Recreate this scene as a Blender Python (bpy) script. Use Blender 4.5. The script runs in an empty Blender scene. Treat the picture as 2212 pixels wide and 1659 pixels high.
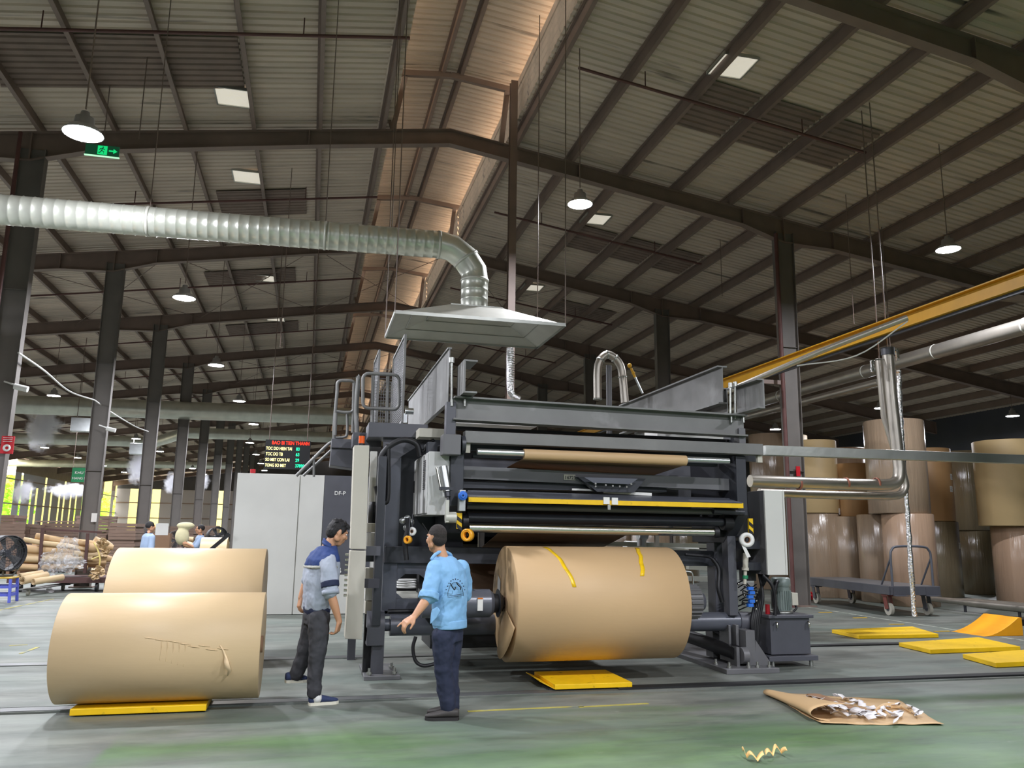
import bpy, math, random
from mathutils import Vector, Matrix, noise
random.seed(7)
PI = math.pi
scene = bpy.context.scene
COL = scene.collection

# ---------------------------------------------------------------- camera
H = 1.64
YAW, PITCH, ROLL, FPX = math.radians(13.7613), math.radians(10.4459), math.radians(0.7511), 1740.0
CF = Vector((math.sin(YAW)*math.cos(PITCH), math.cos(YAW)*math.cos(PITCH), math.sin(PITCH)))
_r = Vector((math.cos(YAW), -math.sin(YAW), 0)); _u = _r.cross(CF)
CR = _r*math.cos(ROLL) + _u*math.sin(ROLL); CU = -_r*math.sin(ROLL) + _u*math.cos(ROLL)
CO = Vector((0, 0, H))
cam = bpy.data.cameras.new('camera'); camo = bpy.data.objects.new('camera', cam); COL.objects.link(camo)
cam.sensor_width = 36; cam.sensor_fit = 'HORIZONTAL'; cam.lens = FPX/2212*36
cam.clip_start = .1; cam.clip_end = 600
m = Matrix((CR, CU, -CF)).transposed().to_4x4(); m.translation = CO
camo.matrix_world = m
scene.camera = camo
# ---------------------------------------------------------------- world, exposure
scene.view_settings.view_transform = 'Standard'; scene.view_settings.look = 'None'
scene.view_settings.gamma = 1; scene.view_settings.use_curve_mapping = False
scene.view_settings.exposure = 0.2
LAMP_W = 820.0
wd = bpy.data.worlds.new('world'); scene.world = wd; wd.use_nodes = True
bg = wd.node_tree.nodes['Background']; bg.inputs[0].default_value = (1.0, .91, .78, 1); bg.inputs[1].default_value = 8.0
scene.cycles.max_bounces = 6; scene.cycles.diffuse_bounces = 4; scene.cycles.glossy_bounces = 3
scene.cycles.transparent_max_bounces = 12; scene.cycles.volume_bounces = 4
scene.cycles.sample_clamp_indirect = 6.0; scene.cycles.caustics_reflective = False; scene.cycles.caustics_refractive = False

# ---------------------------------------------------------------- pixel -> world at a true depth
def _ray(x, y): return CR*(x-1106) - CU*(y-829.5) + CF*FPX
def at(x, y, Y):
    d = _ray(x, y); return CO + d*(Y/d.y)
def atx(x, y, X):
    d = _ray(x, y); return CO + d*(X/d.x)
def gr(x, y, z=0.0):
    d = _ray(x, y); return CO + d*((z-H)/d.z)

# ---------------------------------------------------------------- materials
def lin(c): return tuple(((v/255)/12.92 if v/255 <= .04045 else ((v/255+.055)/1.055)**2.4) for v in c)
MATS = {}
def mat(name, rgb, rough=.5, metal=0.0, var=.12, scale=3.0, bump=0.0, bscale=20.0, stretch=(1,1,1), emit=None, spec=.5, alpha=None, dirt=None):
    if name in MATS: return MATS[name]
    m = bpy.data.materials.new(name); m.use_nodes = True; nt = m.node_tree; N = nt.nodes; L = nt.links
    b = N['Principled BSDF']; c = lin(rgb)
    b.inputs['Roughness'].default_value = rough; b.inputs['Metallic'].default_value = metal
    b.inputs['Specular IOR Level'].default_value = spec
    tc = N.new('ShaderNodeTexCoord'); mp = N.new('ShaderNodeMapping'); mp.inputs['Scale'].default_value = stretch
    L.new(tc.outputs['Object'], mp.inputs[0])
    n = N.new('ShaderNodeTexNoise'); n.inputs['Scale'].default_value = scale; n.inputs['Detail'].default_value = 5
    L.new(mp.outputs[0], n.inputs['Vector'])
    r = N.new('ShaderNodeValToRGB')
    e = r.color_ramp.elements
    e[0].position = .3; e[1].position = .7
    e[0].color = tuple(v*(1-var) for v in c)+(1,); e[1].color = tuple(min(1, v*(1+var)) for v in c)+(1,)
    L.new(n.outputs['Fac'], r.inputs[0]); out = r.outputs[0]
    if dirt:
        dn = N.new('ShaderNodeTexNoise'); dn.inputs['Scale'].default_value = dirt[1]; dn.inputs['Detail'].default_value = 8; L.new(mp.outputs[0], dn.inputs['Vector'])
        dr = N.new('ShaderNodeValToRGB'); dr.color_ramp.elements[0].position = dirt[2]; dr.color_ramp.elements[1].position = dirt[2]+.12
        L.new(dn.outputs['Fac'], dr.inputs[0])
        mx = N.new('ShaderNodeMixRGB'); L.new(dr.outputs[0], mx.inputs[0]); L.new(out, mx.inputs[1]); mx.inputs[2].default_value = lin(dirt[0])+(1,); out = mx.outputs[0]
    L.new(out, b.inputs['Base Color'])
    if bump:
        bn = N.new('ShaderNodeTexNoise'); bn.inputs['Scale'].default_value = bscale; bn.inputs['Detail'].default_value = 4
        L.new(mp.outputs[0], bn.inputs['Vector'])
        bp = N.new('ShaderNodeBump'); bp.inputs['Strength'].default_value = bump; bp.inputs['Distance'].default_value = .02
        L.new(bn.outputs['Fac'], bp.inputs['Height']); L.new(bp.outputs[0], b.inputs['Normal'])
    if emit:
        b.inputs['Emission Color'].default_value = lin(emit[0])+(1,); b.inputs['Emission Strength'].default_value = emit[1]
    if alpha is not None: b.inputs['Alpha'].default_value = alpha
    MATS[name] = m; return m

M = {}
M['sheet'] = mat('roof_sheet_metal', (204,188,172), .6, 0, .12, 1.2, stretch=(.25,3,1), dirt=((110,100,92),1.5,.62))
M['sheet_brown'] = mat('brown_roof_panel', (128,110,100), .7, 0, .15, 2)
M['steel'] = mat('roof_steel_paint', (128,110,100), .55, 0, .12, 2)
M['column'] = mat('column_paint', (112,107,102), .55, 0, .10, 2)
M['steel_red'] = mat('red_oxide_paint', (96,62,58), .6, 0, .15, 3)
M['galv'] = mat('galvanised_steel', (186,188,182), .36, .9, .12, 2.5, .12, 6)
M['duct'] = mat('duct_galvanised', (206,208,196), .33, .55, .10, 2.5, .08, 6)
M['galv_dull'] = mat('dull_galvanised_sheet', (200,200,190), .5, .3, .08, 3)
M['kraft'] = mat('kraft_paper', (202,170,128), .5, 0, .04, 2, .04, 30, stretch=(.3,1,1), spec=.35)
M['kraft2'] = mat('kraft_paper_pale', (208,182,142), .48, 0, .04, 2, .04, 30, stretch=(.3,1,1), spec=.4)
M['kraft_end'] = mat('paper_roll_end', (176,146,112), .7, 0, .10, 12, .2, 60, stretch=(1,3,3))
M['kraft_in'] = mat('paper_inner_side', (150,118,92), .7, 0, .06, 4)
M['dark'] = mat('machine_charcoal_paint', (86,87,94), .42, .1, .08, 3)
M['dark2'] = mat('machine_dark_grey_paint', (108,108,110), .45, .1, .08, 3)
M['black'] = mat('black_rubber', (24,24,27), .5, 0, .1, 5)
M['blacksteel'] = mat('black_steel', (60,62,68), .4, .2, .1, 5)
M['greysteel'] = mat('grey_painted_beam', (122,122,120), .5, .2, .12, 2.5, .05, 8, dirt=((145,145,144),2.2,.6))
M['bluegrey'] = mat('blue_grey_enamel', (94,97,106), .3, .1, .05, 4)
M['white'] = mat('light_grey_enamel', (214,214,208), .42, 0, .03, 2)
M['white2'] = mat('grey_white_cabinet', (206,207,204), .4, 0, .03, 2)
M['beige'] = mat('beige_enamel', (196,192,178), .5, 0, .04, 3)
M['yellow'] = mat('yellow_paint', (246,200,20), .45, 0, .06, 6, dirt=((120,96,30),9,.66))
M['yellow2'] = mat('yellow_steel_beam', (214,160,30), .5, 0, .08, 3)
M['orange'] = mat('orange_yellow_rubber', (250,170,20), .5, 0, .06, 5)
M['chrome'] = mat('polished_roller', (215,214,204), .2, 1.0, .04, 4, stretch=(.2,3,3))
M['alu'] = mat('aluminium', (200,204,204), .32, .9, .06, 6)
M['foil'] = mat('crumpled_foil', (225,225,225), .25, 1.0, .2, 30, .9, 25)
M['insul'] = mat('aluminium_clad_pipe', (182,176,166), .38, .8, .08, 3)
M['red'] = mat('red_enamel', (190,34,44), .4, 0, .1, 5)
M['blue'] = mat('blue_plastic', (52,116,214), .4, 0, .05, 5)
M['bluestool'] = mat('blue_stool_plastic', (88,98,190), .45, 0, .06, 5)
M['white_pl'] = mat('white_plastic', (236,236,232), .45, 0, .03, 5)
M['lamp_body'] = mat('lamp_housing', (190,192,196), .4, .7, .05, 5)
M['lamp'] = mat('lamp_diffuser', (255,255,255), .5, 0, 0, 1, emit=((244,246,255), LAMP_W))
M['skylite'] = mat('skylight_daylight', (220,215,205), .5, 0, .1, 3, emit=((230,222,205), .55))
M['concrete_dark'] = mat('trench_black', (26,27,28), .7, 0, .2, 4)
M['card'] = mat('brown_cardboard', (128,106,92), .8, 0, .1, 3, stretch=(1,1,8))
M['skin'] = mat('skin', (196,146,112), .5, 0, .06, 12)
M['hair'] = mat('black_hair', (26,24,25), .6, 0, .3, 60, .5, 120)
M['clear'] = mat('clear_plastic_film', (225,228,230), .15, 0, .05, 4, .6, 14, alpha=.32)

# ---------------------------------------------------------------- mesh helper
ORG = {}
class MB:
    def __init__(s): s.v = []; s.f = []; s.sm = []
    def add(s, vs, fs, smooth=False):
        n = len(s.v); s.v += [Vector(v) for v in vs]
        for f in fs: s.f.append([i+n for i in f]); s.sm.append(smooth)
        return s
    def box(s, lo, hi):
        x0,y0,z0 = lo; x1,y1,z1 = hi
        return s.add([(x0,y0,z0),(x1,y0,z0),(x1,y1,z0),(x0,y1,z0),(x0,y0,z1),(x1,y0,z1),(x1,y1,z1),(x0,y1,z1)],
              [(0,3,2,1),(4,5,6,7),(0,1,5,4),(1,2,6,5),(2,3,7,6),(3,0,4,7)])
    def cbox(s, c, d): return s.box([c[i]-d[i]/2 for i in range(3)], [c[i]+d[i]/2 for i in range(3)])
    def frame(s, a, b, up=(0,0,1)):
        a = Vector(a); b = Vector(b); t = (b-a).normalized(); up = Vector(up)
        if abs(t.dot(up)) > .99: up = Vector((0,1,0))
        sd = t.cross(up).normalized(); u = sd.cross(t).normalized(); return a, b, t, sd, u
    def bar(s, a, b, w, h, up=(0,0,1)):
        a,b,t,sd,u = s.frame(a, b, up); vs = []
        for p in (a, b):
            for i, j in ((-1,-1),(1,-1),(1,1),(-1,1)): vs.append(p + sd*(i*w/2) + u*(j*h/2))
        return s.add(vs, [(0,1,2,3),(7,6,5,4),(0,4,5,1),(1,5,6,2),(2,6,7,3),(3,7,4,0)])
    def sect(s, a, b, poly, up=(0,0,1), caps=True):
        a,b,t,sd,u = s.frame(a, b, up); n = len(poly); vs = []
        for p in (a, b): vs += [p + sd*x + u*y for x, y in poly]
        fs = [(i, (i+1) % n, n+(i+1) % n, n+i) for i in range(n)]
        if caps: fs += [tuple(range(n))[::-1], tuple(range(n, 2*n))]
        return s.add(vs, fs)
    def ibeam(s, a, b, w, h, tf=.02, tw=.012, up=(0,0,1)):
        s.sect(a, b, [(-w/2,-h/2),(w/2,-h/2),(w/2,-h/2+tf),(tw/2,-h/2+tf),(tw/2,h/2-tf),(w/2,h/2-tf),(w/2,h/2),(-w/2,h/2),(-w/2,h/2-tf),(-tw/2,h/2-tf),(-tw/2,-h/2+tf),(-w/2,-h/2+tf)], up)
        return s
    def channel(s, a, b, w, h, t=.02, up=(0,0,1), side=1):
        p = [(0,-h/2),(w,-h/2),(w,-h/2+t),(t,-h/2+t),(t,h/2-t),(w,h/2-t),(w,h/2),(0,h/2)]
        return s.sect(a, b, [(x*side, y) for x, y in p][::side], up)
    def cyl(s, a, b, r0, r1=None, n=20, caps=True, smooth=True):
        r1 = r0 if r1 is None else r1; a,b,t,sd,u = s.frame(a, b); vs = []
        for p, r in ((a, r0), (b, r1)):
            for i in range(n):
                th = 2*PI*i/n; vs.append(p + sd*(r*math.cos(th)) + u*(r*math.sin(th)))
        s.add(vs, [(i, (i+1) % n, n+(i+1) % n, n+i) for i in range(n)], smooth)
        if caps: s.add(vs[:n], [tuple(range(n))[::-1]]); s.add(vs[n:], [tuple(range(n))])
        return s
    def ring(s, a, b, ro, ri, n=24):
        a,b,t,sd,u = s.frame(a, b)
        c = [(sd*math.cos(2*PI*i/n) + u*math.sin(2*PI*i/n)) for i in range(n)]
        vs = [a+d*ro for d in c] + [b+d*ro for d in c] + [a+d*ri for d in c] + [b+d*ri for d in c]
        fs = []
        for i in range(n):
            j = (i+1) % n
            fs += [(i,j,n+j,n+i), (2*n+j,2*n+i,3*n+i,3*n+j), (j,i,2*n+i,2*n+j), (n+i,n+j,3*n+j,3*n+i)]
        return s.add(vs, fs, True)
    def tube(s, pts, r, n=8, closed=False, smooth=True):
        pts = [Vector(p) for p in pts]; k = len(pts); vs = []; rr = r if hasattr(r, '__len__') else [r]*k
        prev = None
        for i, p in enumerate(pts):
            if closed: t = (pts[(i+1) % k]-pts[i-1]).normalized()
            else: t = (pts[min(i+1, k-1)]-pts[max(i-1, 0)]).normalized()
            if prev is None:
                up = Vector((0,0,1)) if abs(t.z) < .9 else Vector((0,1,0)); sd = t.cross(up).normalized()
            else:
                sd = (prev - t*prev.dot(t)).normalized()
            prev = sd; u = sd.cross(t)
            for j in range(n):
                th = 2*PI*j/n; vs.append(p + sd*(rr[i]*math.cos(th)) + u*(rr[i]*math.sin(th)))
        fs = []
        for i in range(k if closed else k-1):
            a = i*n; b = ((i+1) % k)*n
            fs += [(a+j, a+(j+1) % n, b+(j+1) % n, b+j) for j in range(n)]
        s.add(vs, fs, smooth)
        if not closed: s.add(vs[:n], [tuple(range(n))[::-1]]); s.add(vs[-n:], [tuple(range(n))])
        return s
    def lathe(s, prof, o, axis='Z', n=28, smooth=True):
        o = Vector(o); vs = []
        for r, z in prof:
            for i in range(n):
                c, d = r*math.cos(2*PI*i/n), r*math.sin(2*PI*i/n)
                vs.append(o + (Vector((c,d,z)) if axis == 'Z' else Vector((z,c,d)) if axis == 'X' else Vector((d,z,c))))
        fs = []
        for k in range(len(prof)-1):
            fs += [(k*n+i, k*n+(i+1) % n, (k+1)*n+(i+1) % n, (k+1)*n+i) for i in range(n)]
        return s.add(vs, fs, smooth)
    def prism(s, pts, d):
        pts = [Vector(p) for p in pts]; d = Vector(d); n = len(pts)
        return s.add(pts + [p+d for p in pts], [tuple(range(n))[::-1], tuple(range(n, 2*n))] + [(i, (i+1) % n, n+(i+1) % n, n+i) for i in range(n)])
    def ell(s, c, r, n=12, m=8):
        c = Vector(c); r = (r,)*3 if not hasattr(r, '__len__') else r; vs = []
        for j in range(m+1):
            ph = PI*j/m
            for i in range(n):
                th = 2*PI*i/n; vs.append(c + Vector((r[0]*math.sin(ph)*math.cos(th), r[1]*math.sin(ph)*math.sin(th), r[2]*math.cos(ph))))
        return s.add(vs, [(j*n+i, (j+1)*n+i, (j+1)*n+(i+1) % n, j*n+(i+1) % n) for j in range(m) for i in range(n)], True)
    def grid(s, fn, nu, nv, smooth=True):
        vs = [fn(i/nu, j/nv) for j in range(nv+1) for i in range(nu+1)]
        return s.add(vs, [(j*(nu+1)+i, j*(nu+1)+i+1, (j+1)*(nu+1)+i+1, (j+1)*(nu+1)+i) for j in range(nv) for i in range(nu)], smooth)
    def obj(s, name, mt, parent=None, label=None, cat=None, group=None, kind=None, bevel=0, solid=0, subs=0, loc=None):
        if parent is not None: o_ = ORG[parent.name]
        elif loc is not None: o_ = Vector(loc)
        else:
            lo = [min(v[i] for v in s.v) for i in range(3)]; hi = [max(v[i] for v in s.v) for i in range(3)]
            o_ = Vector(((lo[0]+hi[0])/2, (lo[1]+hi[1])/2, lo[2]))
        me = bpy.data.meshes.new(name); me.from_pydata([v-o_ for v in s.v], [], s.f)
        me.polygons.foreach_set('use_smooth', s.sm); me.update()
        me.materials.append(M[mt] if isinstance(mt, str) else mt)
        o = bpy.data.objects.new(name, me); COL.objects.link(o)
        if parent is not None: o.parent = parent
        else: o.location = o_
        ORG[o.name] = o_
        tag(o, label, cat, group, kind)
        if bevel:
            md = o.modifiers.new('bevel', 'BEVEL'); md.width = bevel; md.segments = 2; md.limit_method = 'ANGLE'; md.angle_limit = .7
        if solid:
            md = o.modifiers.new('solid', 'SOLIDIFY'); md.thickness = solid; md.offset = 0
        if subs:
            md = o.modifiers.new('sub', 'SUBSURF'); md.levels = subs; md.render_levels = subs
        return o
def tag(o, label=None, cat=None, group=None, kind=None):
    if label: o['label'] = label
    if cat: o['category'] = cat
    if group: o['group'] = group
    if kind: o['kind'] = kind
    return o
def thing(name, label=None, cat=None, loc=(0,0,0), group=None, kind=None):
    o = bpy.data.objects.new(name, None); COL.objects.link(o); o.location = loc; o.empty_display_size = .1
    ORG[o.name] = Vector(loc); return tag(o, label, cat, group, kind)
def copy_tree(o, delta, parent=None, label=None):
    c = o.copy(); COL.objects.link(c)
    if parent is None:
        c.location = o.location + Vector(delta); ORG[c.name] = ORG[o.name] + Vector(delta)
        if label: c['label'] = label
    else: c.parent = parent
    for ch in list(o.children): copy_tree(ch, delta, c)
    return c
def text(body, name, mt, parent, loc, size, rot=(PI/2,0,0), align='LEFT', ext=.001, sx=1.0):
    cu = bpy.data.curves.new(name, 'FONT'); cu.body = body; cu.size = size; cu.extrude = ext; cu.align_x = align; cu.offset = size*.012
    cu.materials.append(M[mt] if isinstance(mt, str) else mt)
    o = bpy.data.objects.new(name, cu); COL.objects.link(o)
    o.location = Vector(loc) - (ORG[parent.name] if parent else Vector()); o.rotation_euler = rot; o.scale = (sx,1,1)
    bpy.context.view_layer.update()
    me = bpy.data.meshes.new_from_object(o); me.materials.clear(); me.materials.append(cu.materials[0])
    n_ = bpy.data.objects.new(name, me); n_.location = o.location; n_.rotation_euler = rot; n_.scale = (sx,1,1); COL.objects.link(n_)
    bpy.data.objects.remove(o); o = n_
    if parent: o.parent = parent
    return o
def catmull(P, n=8):
    P = [Vector(p) for p in P]; P = [2*P[0]-P[1]] + P + [2*P[-1]-P[-2]]; out = []
    for i in range(1, len(P)-2):
        a,b,c,d = P[i-1:i+3]
        for k in range(n):
            t = k/n; out.append(.5*((2*b)+(c-a)*t+(2*a-5*b+4*c-d)*t*t+(3*b-a-3*c+d)*t**3))
    out.append(P[-2]); return out

# ================================================================ THE HALL
RX = 2.7; YF = [17.56+7.5*k for k in range(-2, 13)]; XL, XR = -6.0, 11.45
XW0, XW1, YW1 = -24.0, 29.4, 112.0
def rz(x): return 11.12 - .147*abs(x-RX)          # purlin line of the roof
# floor: slabs with two rail trenches let in
fm = bpy.data.materials.new('worn_green_floor_paint'); fm.use_nodes = True
def floor_mat():
    nt = fm.node_tree; N = nt.nodes; L = nt.links; b = N['Principled BSDF']
    g = N.new('ShaderNodeNewGeometry'); sp = N.new('ShaderNodeSeparateXYZ'); L.new(g.outputs['Position'], sp.inputs[0])
    def nz(sc, det, st, rough=.55):
        mp = N.new('ShaderNodeMapping'); mp.inputs['Scale'].default_value = st; L.new(g.outputs['Position'], mp.inputs[0])
        n = N.new('ShaderNodeTexNoise'); n.inputs['Scale'].default_value = sc; n.inputs['Detail'].default_value = det; n.inputs['Roughness'].default_value = rough
        L.new(mp.outputs[0], n.inputs['Vector']); return n.outputs['Fac']
    def ramp(src, p0, p1, c0=(0,0,0,1), c1=(1,1,1,1)):
        r = N.new('ShaderNodeValToRGB'); e = r.color_ramp.elements; e[0].position = p0; e[1].position = p1; e[0].color = c0; e[1].color = c1
        L.new(src, r.inputs[0]); return r.outputs[0]
    def mix(f, a, c, mode='MIX'):
        x = N.new('ShaderNodeMixRGB'); x.blend_type = mode
        for i, v in ((0, f), (1, a), (2, c)):
            if isinstance(v, (tuple, float, int)): x.inputs[i].default_value = v
            else: L.new(v, x.inputs[i])
        return x.outputs[0]
    def mth(op, a, c):
        x = N.new('ShaderNodeMath'); x.operation = op
        for i, v in ((0, a), (1, c)):
            if isinstance(v, (int, float)): x.inputs[i].default_value = v
            else: L.new(v, x.inputs[i])
        return x.outputs[0]
    grey = ramp(nz(1.3, 11, (.5,1.3,1), .66), .35, .66, lin((92,95,90))+(1,), lin((130,133,125))+(1,))
    green = ramp(nz(1.7, 11, (.6,1.3,1), .66), .3, .70, lin((70,94,64))+(1,), lin((100,128,84))+(1,))
    # green paint survives near the front, worn away towards the rails
    w = mth('MULTIPLY_ADD' if False else 'ADD', mth('MULTIPLY', mth('SUBTRACT', 8.1, sp.outputs['Y']), .40), mth('MULTIPLY', mth('SUBTRACT', nz(.9, 7, (.45,1.5,1)), .5), 2.4))
    base = mix(ramp(w, .05, .75), grey, green)
    # bare grey strip at the far left of the foreground
    wl = mth('ADD', mth('MULTIPLY', mth('SUBTRACT', -1.32, sp.outputs['X']), 6.0), mth('MULTIPLY', mth('SUBTRACT', nz(2.5, 5, (1,1,1)), .5), 1.2))
    base = mix(ramp(wl, .2, .6), base, grey)
    far = ramp(nz(.8, 9, (.5,1,1)), .42, .62, (0,0,0,1), (.55,.55,.55,1))
    base = mix(far, base, lin((104,118,110))+(1,))
    dark = ramp(nz(1.9, 10, (.38,1.5,1), .68), .52, .74, (0,0,0,1), (.75,.75,.75,1))
    base = mix(dark, base, lin((62,68,64))+(1,))
    scr = ramp(nz(3.0, 12, (.5,1.9,1), .75), .62, .70, (0,0,0,1), (.5,.5,.5,1))
    base = mix(scr, base, lin((160,166,154))+(1,))
    L.new(base, b.inputs['Base Color'])
    L.new(ramp(nz(1.6, 6, (.3,1.5,1)), .3, .7, (.42,.42,.42,1), (.66,.66,.66,1)), b.inputs['Roughness'])
    b.inputs['Specular IOR Level'].default_value = .5
    bp = N.new('ShaderNodeBump'); bp.inputs['Strength'].default_value = .12; bp.inputs['Distance'].default_value = .02
    L.new(nz(9, 6, (.5,1.6,1)), bp.inputs['Height']); L.new(bp.outputs[0], b.inputs['Normal'])
floor_mat(); M['floor'] = fm
trench = [(8.36, 8.46, XW0, XW1), (8.66, 8.69, XW0, XW1), (11.13, 11.17, XW0, 2.0), (11.38, 11.41, XW0, 2.0)]
fl = MB(); y = -14.0
for a, b_, x0, x1 in trench:
    fl.box((XW0, y, -.12), (XW1, a, 0)) if x0 == XW0 and x1 == XW1 else fl.box((XW0, y, -.12), (XW1, a, 0))
    if x1 != XW1: fl.box((x1, a, -.12), (XW1, b_, 0))
    y = b_
fl.box((XW0, y, -.12), (XW1, YW1, 0)); fl.box((XW0, -14, -.3), (XW1, YW1, -.2))
floor = fl.obj('floor', 'floor', kind='structure', loc=(0,0,0))
MB().box((XW0, 8.2, -.14), (XW1, 11.6, -.12)).obj('trench_bed', 'concrete_dark', floor)

# roof: one corrugated sheet per bay and slope
ceil = thing('ceiling', kind='structure')
def corr(y0, y1, xa, za, xb, zb, pitch=.2, rib=.035, nx=1):
    mb = MB(); ys = []; y = y0
    while y < y1-1e-4:
        for dy, dz in ((0,0),(.075,0),(.095,rib),(.13,rib),(.15,0)):
            if y+dy*pitch/.2 <= y1: ys.append((y+dy*pitch/.2, dz))
        y += pitch
    ys.append((y1, 0)); vs = []; fs = []
    for yy, dz in ys: vs += [(xa, yy, za+dz), (xb, yy, zb+dz)]
    for i in range(len(ys)-1): fs.append((2*i, 2*i+1, 2*i+3, 2*i+2))
    return mb.add(vs, fs)
ME0, ME1 = 1.35, 4.15           # edges of the opening under the ridge monitor
for k in range(-2, 14):
    y0 = 17.56+7.5*(k-1) if k > -2 else -14; y1 = min(17.56+7.5*k, YW1)
    if y0 >= YW1: break
    for xa, xb in ((XW0, ME0), (ME1, XW1)):
        corr(y0, y1, xa, rz(xa)+.14, xb, rz(xb)+.14, .2 if y0 < 60 else .6).obj('roof_sheet', 'sheet', ceil)
    for xa, xb, za, zb in ((.45, RX, 12.40, 12.66), (RX, 4.95, 12.66, 12.40)):
        corr(y0, y1, xa, za, xb, zb, .2 if y0 < 60 else .6).obj('monitor_roof_sheet', 'sheet', ceil)
# brown corrugated sheets under the roof, seen as darker patches
for yc, xs in ((15.2, ((-6.2,-1.8),)), (14.2, ((7.2,8.4),(8.6,9.8),(10.0,11.2))), (22.2, ((7.2,8.4),(8.6,9.8),(10.0,11.2),(-2.9,-.6))), (29.0, ((-4.0,-1.0),(8.6,11.0))), (36.5, ((-4.0,-1.0),))):
    for xa, xb in xs:
        corr(yc-.9, yc+.9, xa, rz(xa)+.09, xb, rz(xb)+.09).obj('brown_roof_panel', 'sheet_brown', ceil)
def zpurlin(x, z, y0, y1, up=.13):
    return MB().sect((x,y0,z), (x,y1,z), [(-.012,-up),(.07,-up),(.07,-up+.03),(.012,-up+.02),(.012,up),(-.07,up),(-.07,up-.03),(-.012,up-.02)])
px_ = [4.29+1.413*k for k in range(0, 18)] + [1.12-1.413*k for k in range(0, 18)]
for x in px_: zpurlin(x, rz(x), -14, YW1).obj('roof_purlin', 'steel', ceil)
for x, z in ((2.48, 12.52), (2.92, 12.52), (1.0, 12.3), (4.4, 12.3)): zpurlin(x, z, -14, YW1, .09).obj('monitor_purlin', 'steel', ceil)
# monitor side beam and corrugated upstand on the right, slit left open on each side
MB().box((4.18, -14, 11.93), (4.24, YW1, 12.12)).obj('monitor_fascia', 'sheet', ceil)
MB().box((1.02, -14, 11.0), (1.06, YW1, 12.05)).obj('monitor_upstand', 'sheet', ceil)  # left upstand added out of view to narrow the daylight slit
def upstand(y0, y1):
    mb = MB(); vs = []; fs = []; zs = [11.02+.093*i for i in range(11)]; k = 0
    for i, z in enumerate(zs): vs += [(4.2+(.03 if i % 2 else 0), y0, z), (4.2+(.03 if i % 2 else 0), y1, z)]
    return mb.add(vs, [(2*i, 2*i+1, 2*i+3, 2*i+2) for i in range(10)])
for k in range(15):
    y0 = 2.56+7.5*k
    if y0+7.4 < YW1: upstand(y0, y0+7.4).obj('monitor_upstand', 'sheet', ceil)
# portal rafters, tapered, cranked ridge and monitor frames
def rafter(Y):
    mb = MB(); w = .2
    for sg in (-1, 1):
        xs = [RX, RX+sg*3.2, RX+sg*7.6, RX+sg*8.75, RX+sg*10.2, RX+sg*18, RX+sg*26.3]
        ds = [.36, .36, .42, .62, .46, .42, .55]
        xs = [max(XW0+.1, min(XW1-.1, x)) for x in xs]
        for i in range(6):
            a, b_ = xs[i], xs[i+1]
            za, zb = rz(a)-.14, rz(b_)-.14; da, db = ds[i], ds[i+1]
            for off, ww in ((0, w), (1, w)):
                t = .018
                ua = (za if not off else za-da); ub = (zb if not off else zb-db)
                mb.add([(a,Y-ww/2,ua),(b_,Y-ww/2,ub),(b_,Y+ww/2,ub),(a,Y+ww/2,ua),(a,Y-ww/2,ua+t),(b_,Y-ww/2,ub+t),(b_,Y+ww/2,ub+t),(a,Y+ww/2,ua+t)],
                       [(0,3,2,1),(4,5,6,7),(0,1,5,4),(1,2,6,5),(2,3,7,6),(3,0,4,7)])
            mb.add([(a,Y-.006,za),(b_,Y-.006,zb),(b_,Y-.006,zb-db),(a,Y-.006,za-da),(a,Y+.006,za),(b_,Y+.006,zb),(b_,Y+.006,zb-db),(a,Y+.006,za-da)], [(0,1,2,3),(7,6,5,4)])
            mb.box((b_-.012, Y-w/2, zb-db), (b_+.012, Y+w/2, zb))
    return mb
for Y in YF:
    rafter(Y).obj('roof_rafter', 'steel', ceil)
    mb = MB(); mb.bar((ME0,Y,rz(ME0)-.15), (ME0+.25,Y,12.2), .12, .1, (0,1,0)); mb.bar((3.95,Y,rz(4)-.15), (4.08,Y,12.2), .12, .1, (0,1,0))
    mb.bar((.6,Y,12.2), (RX,Y,12.42), .1, .14); mb.bar((RX,Y,12.42), (4.8,Y,12.2), .1, .14); mb.bar((ME0,Y,rz(ME0)-.15), (1.0,Y,12.2), .06, .06, (0,1,0))
    mb.obj('monitor_frame', 'steel', ceil)
    if Y < 60: # red sprinkler pipe mid-bay and thin rods
        ym = Y+3.6
        mb = MB(); mb.cyl((-23,ym,rz(-23)-.25), (1.3,ym,rz(1.3)-.25), .03, n=6); mb.cyl((4.6,ym,rz(4.6)-.25), (11,ym,rz(11)-.25), .03, n=6)
        for x in (-14,-9.5,-4.8,-.6,6,9.5): mb.cyl((x,ym,rz(x)-.25), (x,ym,rz(x)+.1), .012, n=5)
        mb.obj('sprinkler_pipe', 'steel_red', ceil)
for Y in (17.56, 32.56):   # wind bracing
    mb = MB()
    for xa, xb in ((-4.6,-.3), (-.3,4.0), (-9,-4.6), (4.4,8.5)):
        mb.cyl((xa,Y+7.5,rz(xa)-.3), (xb,Y+15,rz(xb)-.3), .012, n=5); mb.cyl((xb,Y+7.5,rz(xb)-.3), (xa,Y+15,rz(xa)-.3), .012, n=5)
    mb.obj('brace_rod', 'steel', ceil)
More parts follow.
